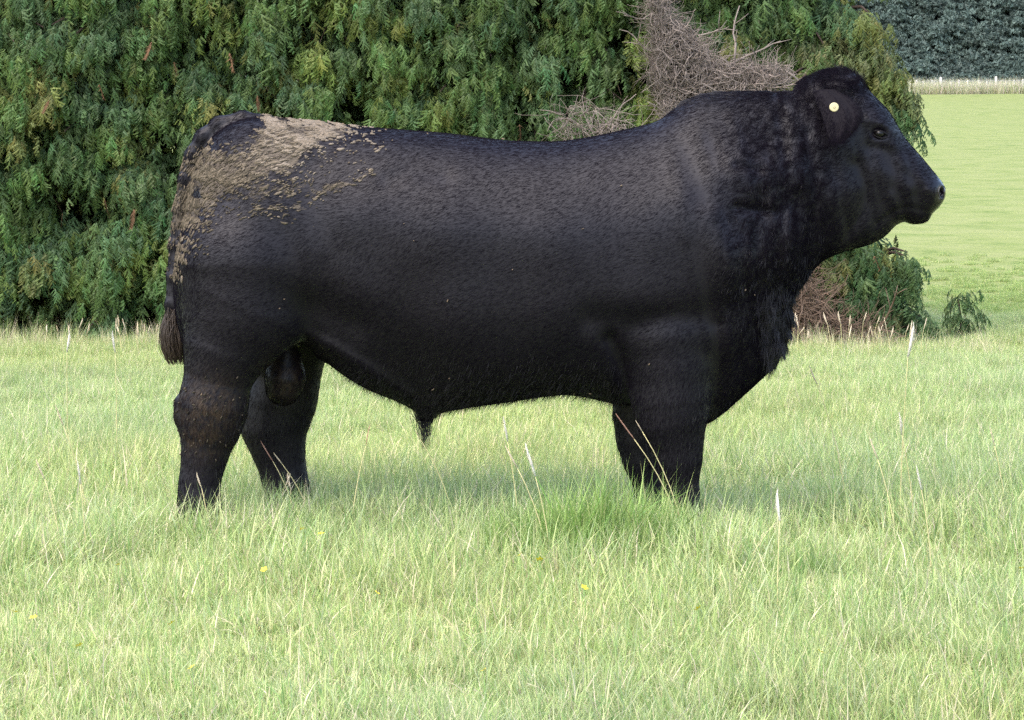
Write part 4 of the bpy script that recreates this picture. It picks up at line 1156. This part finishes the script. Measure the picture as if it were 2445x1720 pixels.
# hooves
for nm, (a, b, Y0) in {"a": (468, 1212, NH), "b": (668, 1196, FH), "c": (1560, 1212, NF), "d": (1494, 1186, FF)}.items():
    X_, Z_ = world_xz(a, b, Y0); gz_ = float(terrain_z(X_, Y0))
    hoof = None
    V_, F_ = [], []
    for s_ in (-1, 1):
        b0 = len(V_)
        for (h, ln_, wd) in ((-.01, .070, .032), (.03, .060, .030), (.075, .045, .027)):
            for j_ in range(12):
                ang = 2 * math.pi * j_ / 12
                V_.append((X_ + .012 + ln_ * math.cos(ang) * (1.0 if math.cos(ang) > 0 else .8) - h * .25, Y0 + s_ * .034 + wd * math.sin(ang), gz_ + h))
        for i_ in range(2):
            for j_ in range(12): F_.append((b0 + i_ * 12 + j_, b0 + i_ * 12 + (j_ + 1) % 12, b0 + (i_ + 1) * 12 + (j_ + 1) % 12, b0 + (i_ + 1) * 12 + j_))
    mesh_obj("hoof", np.array(V_), np.array(F_), M_HOOF, bull)

# dried mud flakes following the hair, and chaff on the coat
def flakes(name, P_, N_, D_, L, Wd, thick, mat, lift=.0035, seed=1, shade=None):
    r = np.random.default_rng(seed); n = len(P_)
    S_ = np.cross(N_, D_)
    base = np.array([(-.5, 0), (-.28, .42), (.12, .5), (.42, .3), (.55, -.05), (.2, -.45), (-.25, -.4)])
    k_ = len(base)
    sh = base[None] * r.uniform(.65, 1.35, (n, k_, 2))
    tilt = r.normal(.06, .10, n)
    def ring(h, sc_): 
        u, v = sh[..., 0] * sc_ * L[:, None], sh[..., 1] * sc_ * Wd[:, None]
        v = v + .35 * (u ** 2 / L[:, None]) * r_c[:, None]
        return P_[:, None] + D_[:, None] * u[..., None] + S_[:, None] * v[..., None] + N_[:, None] * (lift + h + u * tilt[:, None])[..., None]
    r_c = r.normal(0, 1.2, n)
    A_ = ring(-.003, 1.0); B_ = ring(thick, .8); c_ = P_ + N_ * (lift + thick * 1.25)
    V_ = np.concatenate([A_, B_, c_[:, None]], 1).reshape(-1, 3); m_ = 2 * k_ + 1
    o_ = (np.arange(n) * m_)[:, None]
    Qq = np.concatenate([np.stack([o_[:, 0] + j_, o_[:, 0] + (j_ + 1) % k_, o_[:, 0] + k_ + (j_ + 1) % k_, o_[:, 0] + k_ + j_], 1) for j_ in range(k_)])
    Tt = np.concatenate([np.stack([o_[:, 0] + k_ + j_, o_[:, 0] + k_ + (j_ + 1) % k_, o_[:, 0] + 2 * k_], 1) for j_ in range(k_)])
    o = mesh_obj(name, V_, [Qq, Tt], mat, bull, {"shade": ('FLOAT', np.repeat(np.zeros(n) if shade is None else shade, m_))}, smooth=False); o["kind"] = "stuff"
    return o
r = np.random.default_rng(131)
fmud = mud_amount(fc, FN / (farea[:, None] + 1e-12))
n = 11500
P_, N_ = skin_sample(n, r, np.maximum(fmud, 0) ** 1.3 + 1e-9)
D_, _, _ = hair_dir(P_, N_, r, .22)
ms = mud_amount(P_, N_)
fx_, fy_ = to_disp(P_)
streak = vnoise((fx_ + .42 * fy_) / 26, (fy_ - .42 * fx_) / 5.5, 140) + .7 * vnoise((fx_ + .42 * fy_) / 60, (fy_ - .42 * fx_) / 13, 141)
kp = r.uniform(0, 1, n) < np.clip(.34 + .95 * streak, .03, 1)
P_, N_, D_, ms, fx_, fy_ = P_[kp], N_[kp], D_[kp], ms[kp], fx_[kp], fy_[kp]; n = len(P_)
big = np.exp(r.normal(0, .55, n))
pale = np.clip((fx_ - 520) / 90, 0, 1) * np.clip((430 - fy_) / 60, 0.25, 1)
shade = np.clip(.10 + .62 * pale + .22 * streak[kp] + r.normal(0, .22, n), 0, 1)
flakes("mud_flakes", P_, N_, D_, np.clip(.0098 * big, .004, .04) * (.7 + .6 * ms), np.clip(.0036 * big ** .7, .0018, .012), .0010, M_MUD, lift=.0026, seed=5, shade=shade)
hockw = dirt_amount(fc) * (fc[:, 1] < -.05) * (to_disp(fc)[0] < 560)
nq = 75; Pq, Nq = skin_sample(nq, r, hockw + 1e-9); Dq, _, _ = hair_dir(Pq, Nq, r, .5)
flakes("hock_mud", Pq, Nq, Dq, r.uniform(.004, .014, nq), r.uniform(.002, .005, nq), .0012, M_MUD, seed=8, shade=np.clip(r.normal(-.05, .1, nq), 0, 1))
fl_w = np.zeros(len(fc))
fdx, fdy = to_disp(fc)
fl_w += (fc[:, 1] < .02) * (.02 * (fdx > 420) * (fdx < 1800) * (fdy > 250) * (fdy < 900)
     + .5 * np.exp(-(((fdx - 1075) / 40) ** 2 + ((fdy - 500) / 40) ** 2)) + .35 * np.exp(-(((fdx - 780) / 70) ** 2 + ((fdy - 330) / 60) ** 2)) + .6 * np.exp(-(((fdx - 960) / 60) ** 2 + ((fdy - 880) / 30) ** 2)) + .5 * np.exp(-(((fdx - 1450) / 12) ** 2 + ((fdy - 790) / 25) ** 2)))
n = 34
P_, N_ = skin_sample(n, r, fl_w + 1e-9)
D_, _, _ = hair_dir(P_, N_, r, .5)
flakes("chaff", P_, N_, D_, r.uniform(.004, .013, n), r.uniform(.002, .0038, n), .0008, M_CHAFF, lift=.006, seed=6)
# ------------------------------------------------------------------ seed stems and buttercups
def head_mesh(seed, length, rad, mat, open_=0.0):
    """a feathery grass head: many small spikelets round the axis, base at the origin, pointing up"""
    r = np.random.default_rng(seed); mb = MB(); n = int(60 + 500 * length)
    for k_ in range(n):
        t = (k_ + r.uniform(0, 1)) / n; a = r.uniform(0, 6.283)
        w = rad * (math.sin(math.pi * min(1, .12 + .88 * t)) ** .7) * r.uniform(.5, 1.1)
        o_ = np.array([math.cos(a), math.sin(a), 0]); p = np.array([.012 * math.sin(t * 2.2), 0, t * length])
        q = p + o_ * w * .9 + np.array([0, 0, .006 + open_]); m_ = (p + q) / 2 + np.cross(o_, [0, 0, 1]) * .0014; m2 = (p + q) / 2 - np.cross(o_, [0, 0, 1]) * .0014
        mb.add([p, m_, q, m2], [(0, 1, 2, 3)])
    mb.tube(np.array([[0, 0, 0], [.006, 0, length * .5], [.010, 0, length * .95]]), [rad * .35, rad * .4, .001], 5)
    o = mb.obj("tmp_head", mat); me = o.data; bpy.data.objects.remove(o); return me
HEADS = {'w': [head_mesh(300 + i, .085, .0085, M_SEED_WHITE, .004) for i in range(3)], 'p': [head_mesh(310 + i, .075, .0055, M_SEED) for i in range(3)],
         'r': [head_mesh(320 + i, .10, .0035, M_SEED_RED) for i in range(2)], 's': [head_mesh(330 + i, .055, .0048, M_SEED) for i in range(3)]}
def depth_for(dy, h): return CAM_D * ((CAM_Z - h) * 702 / (dy * K - 337) - 1)
def seed_stem(dx, dy, h, lean, typ, label, group, scale=1.0, Y=None, k_=0):
    """(dx, dy): where the top of the stalk shows; h its height over the ground; lean: sideways run of the stalk, m"""
    Yd = depth_for(dy, h) if Y is None else Y
    X_, Z_ = world_xz(dx, dy, Yd)
    bx = X_ + lean; by = Yd + RNG.normal(0, .03); bz = float(terrain_z(bx, by))
    t = empty("seed_stem", (bx, by, bz)); tag(t, label, "seed head", group)
    top = np.array([X_ - bx, Yd - by, Z_ - bz])
    u = np.linspace(0, 1, 7)
    pts = np.stack([top[0] * u ** 1.6, top[1] * u, top[2] * (u + .10 * u * (1 - u))], 1)
    mb = MB(); mb.tube(pts, np.linspace(.0022, .0011, 7), 5); mb.obj("stalk", M_STALK, t)
    hd = mesh_obj("head", None, None, parent=t, shared=HEADS[typ][k_ % len(HEADS[typ])])
    dirv = Vector(pts[-1] - pts[-2]); hd.location = tuple(pts[-1]); hd.rotation_euler = dirv.to_track_quat('Z', 'Y').to_euler()
    hd.scale = (scale, scale, scale)
    return t
G1 = "tall seed heads standing in the pasture"
STEMS = [
    (1200, 1068, .30, .05, 'w', "whitest feathery seed head, upright below the bull's belly", 1.15), (1138, 990, .36, .04, 'w', "pale seed head leaning left behind the whitest one under the belly", .9),
    (1160, 1050, .32, .10, 'p', "pinkish buff seed head bent left beside the whitest one under the belly", 1.0), (180, 1085, .28, .02, 'w', "short white seed head alone left of the hind legs", .8),
    (142, 955, .34, .08, 'p', "buff seed head leaning left of the bull's hocks", 1.0), (2066, 1098, .28, .03, 'w', "white seed head near the right edge, level with the hooves", .8),
    (2022, 975, .34, .05, 'w', "white seed head bent over right of the forelegs", .85), (1748, 1168, .27, -.01, 'w', "upright white seed head right of the near fore hoof", .95),
    (2036, 800, .62, -.02, 'w', "tallest white seed head, in front of the end of the hedge", 1.25), (150, 790, .45, .0, 'w', "white seed head left of the tail, nearer the picture edge", 1.0),
    (258, 790, .45, .01, 'w', "white seed head left of the tail, nearer the bull", 1.0), (1968, 1030, .32, .06, 'p', "buff seed head leaning left below the dewlap", .9),
    (1832, 862, .48, .10, 'p', "buff seed head curved over below the brisket", .9), (942, 985, .40, .12, 's', "straw coloured stalk slanting across the tip of the sheath", .6),
    (1422, 985, .34, .16, 'r', "reddish stem slanting across the forelegs, upper of the two", 1.0), (1440, 968, .36, .14, 'p', "greenish buff seed head slanting across the forelegs", .55),
    (612, 1035, .30, .09, 'r', "reddish stem in front of the far hind leg", .8), (632, 1040, .30, .11, 's', "pale slim seed head slanting in front of the far hind leg", .8),
    (652, 1098, .22, .0, 's', "upright buff seed head in front of the far hind cannon", 1.0), (636, 1098, .22, -.03, 's', "buff seed head tilted right in front of the far hind cannon", 1.0),
    (452, 1095, .24, .03, 's', "buff seed head in front of the near hind cannon", .9), (100, 1075, .26, .06, 'p', "bent buff seed head near the left edge below hoof level", .9),
    (820, 1000, .33, -.05, 'r', "dark stem behind the space between hind legs and sheath", .7), (2230, 1000, .3, .04, 'p', "buff seed head by the right edge above hoof level", .8),
]
for k_, (a, b, h, ln_, ty, lab, sc_) in enumerate(STEMS):
    Yk = -.42 if "foreleg" in lab else (-.06 if "far hind" in lab else (-.36 if "near hind" in lab else (-.12 if "sheath" in lab and "straw" in lab else None)))
    seed_stem(a, b, h, ln_, ty, lab, G1, sc_, Yk, k_)
r = np.random.default_rng(401)
for k_ in range(22):
    a = r.uniform(1770, 2085); b = r.uniform(722, 768)
    seed_stem(a, b, .3, r.normal(0, .02), 's', "short buff seed head before the foot of the end cypress", "buff seed heads before the foot of the end cypress", r.uniform(.9, 1.5), r.uniform(8.2, 8.9), k_)
for k_ in range(16):
    a = r.uniform(90, 360); b = r.uniform(735, 760)
    seed_stem(a, b, .3, r.normal(0, .02), 's', "short buff seed head before the foot of the leftmost cypresses", "buff seed heads before the foot of the leftmost cypresses", r.uniform(.9, 1.5), r.uniform(8.2, 8.9), k_)
mb = MB()
for k_ in range(5):
    a0 = k_ * 2 * math.pi / 5
    for sg in (0,):
        pts = [(0, 0, 0)] + [(.0125 * q * math.cos(a0 + w), .0125 * q * math.sin(a0 + w), .003 * q) for q, w in ((.55, -.5), (1.0, -.32), (1.08, 0), (1.0, .32), (.55, .5))]
        mb.add(pts, T=[(0, 1, 2), (0, 2, 3), (0, 3, 4), (0, 4, 5)])
o = mb.obj("tmp_bloom", M_PETAL); BLOOM = o.data; bpy.data.objects.remove(o)
mb = MB(); mb.tube(np.array([[.01, 0, -.14], [.004, 0, -.07], [0, 0, -.001]]), [.0013, .0012, .001], 5)
o = mb.obj("tmp_stem", M_STEM); BSTEM = o.data; bpy.data.objects.remove(o)
for a, b in [(265, 1267), (592, 1278), (678, 1187), (720, 1197), (1165, 1245), (1210, 1255), (385, 1398), (845, 1330), (75, 1385), (35, 1373), (178, 1448), (430, 1497), (1310, 1318), (1565, 1365), (1085, 1503), (1840, 1462), (2290, 1275)]:
    Yd = depth_for(b, .135); X_, Z_ = world_xz(a, b, Yd)
    t = empty("buttercup", (X_, Yd, Z_)); tag(t, "small yellow buttercup open in the foreground grass", "flower", "yellow buttercups in the foreground grass")
    p = mesh_obj("petals", None, None, parent=t, shared=BLOOM); p.rotation_euler = (RNG.uniform(.1, .7), RNG.normal(0, .3), RNG.uniform(0, 6)); p.scale = (.8,) * 3
    mesh_obj("stem", None, None, parent=t, shared=BSTEM)
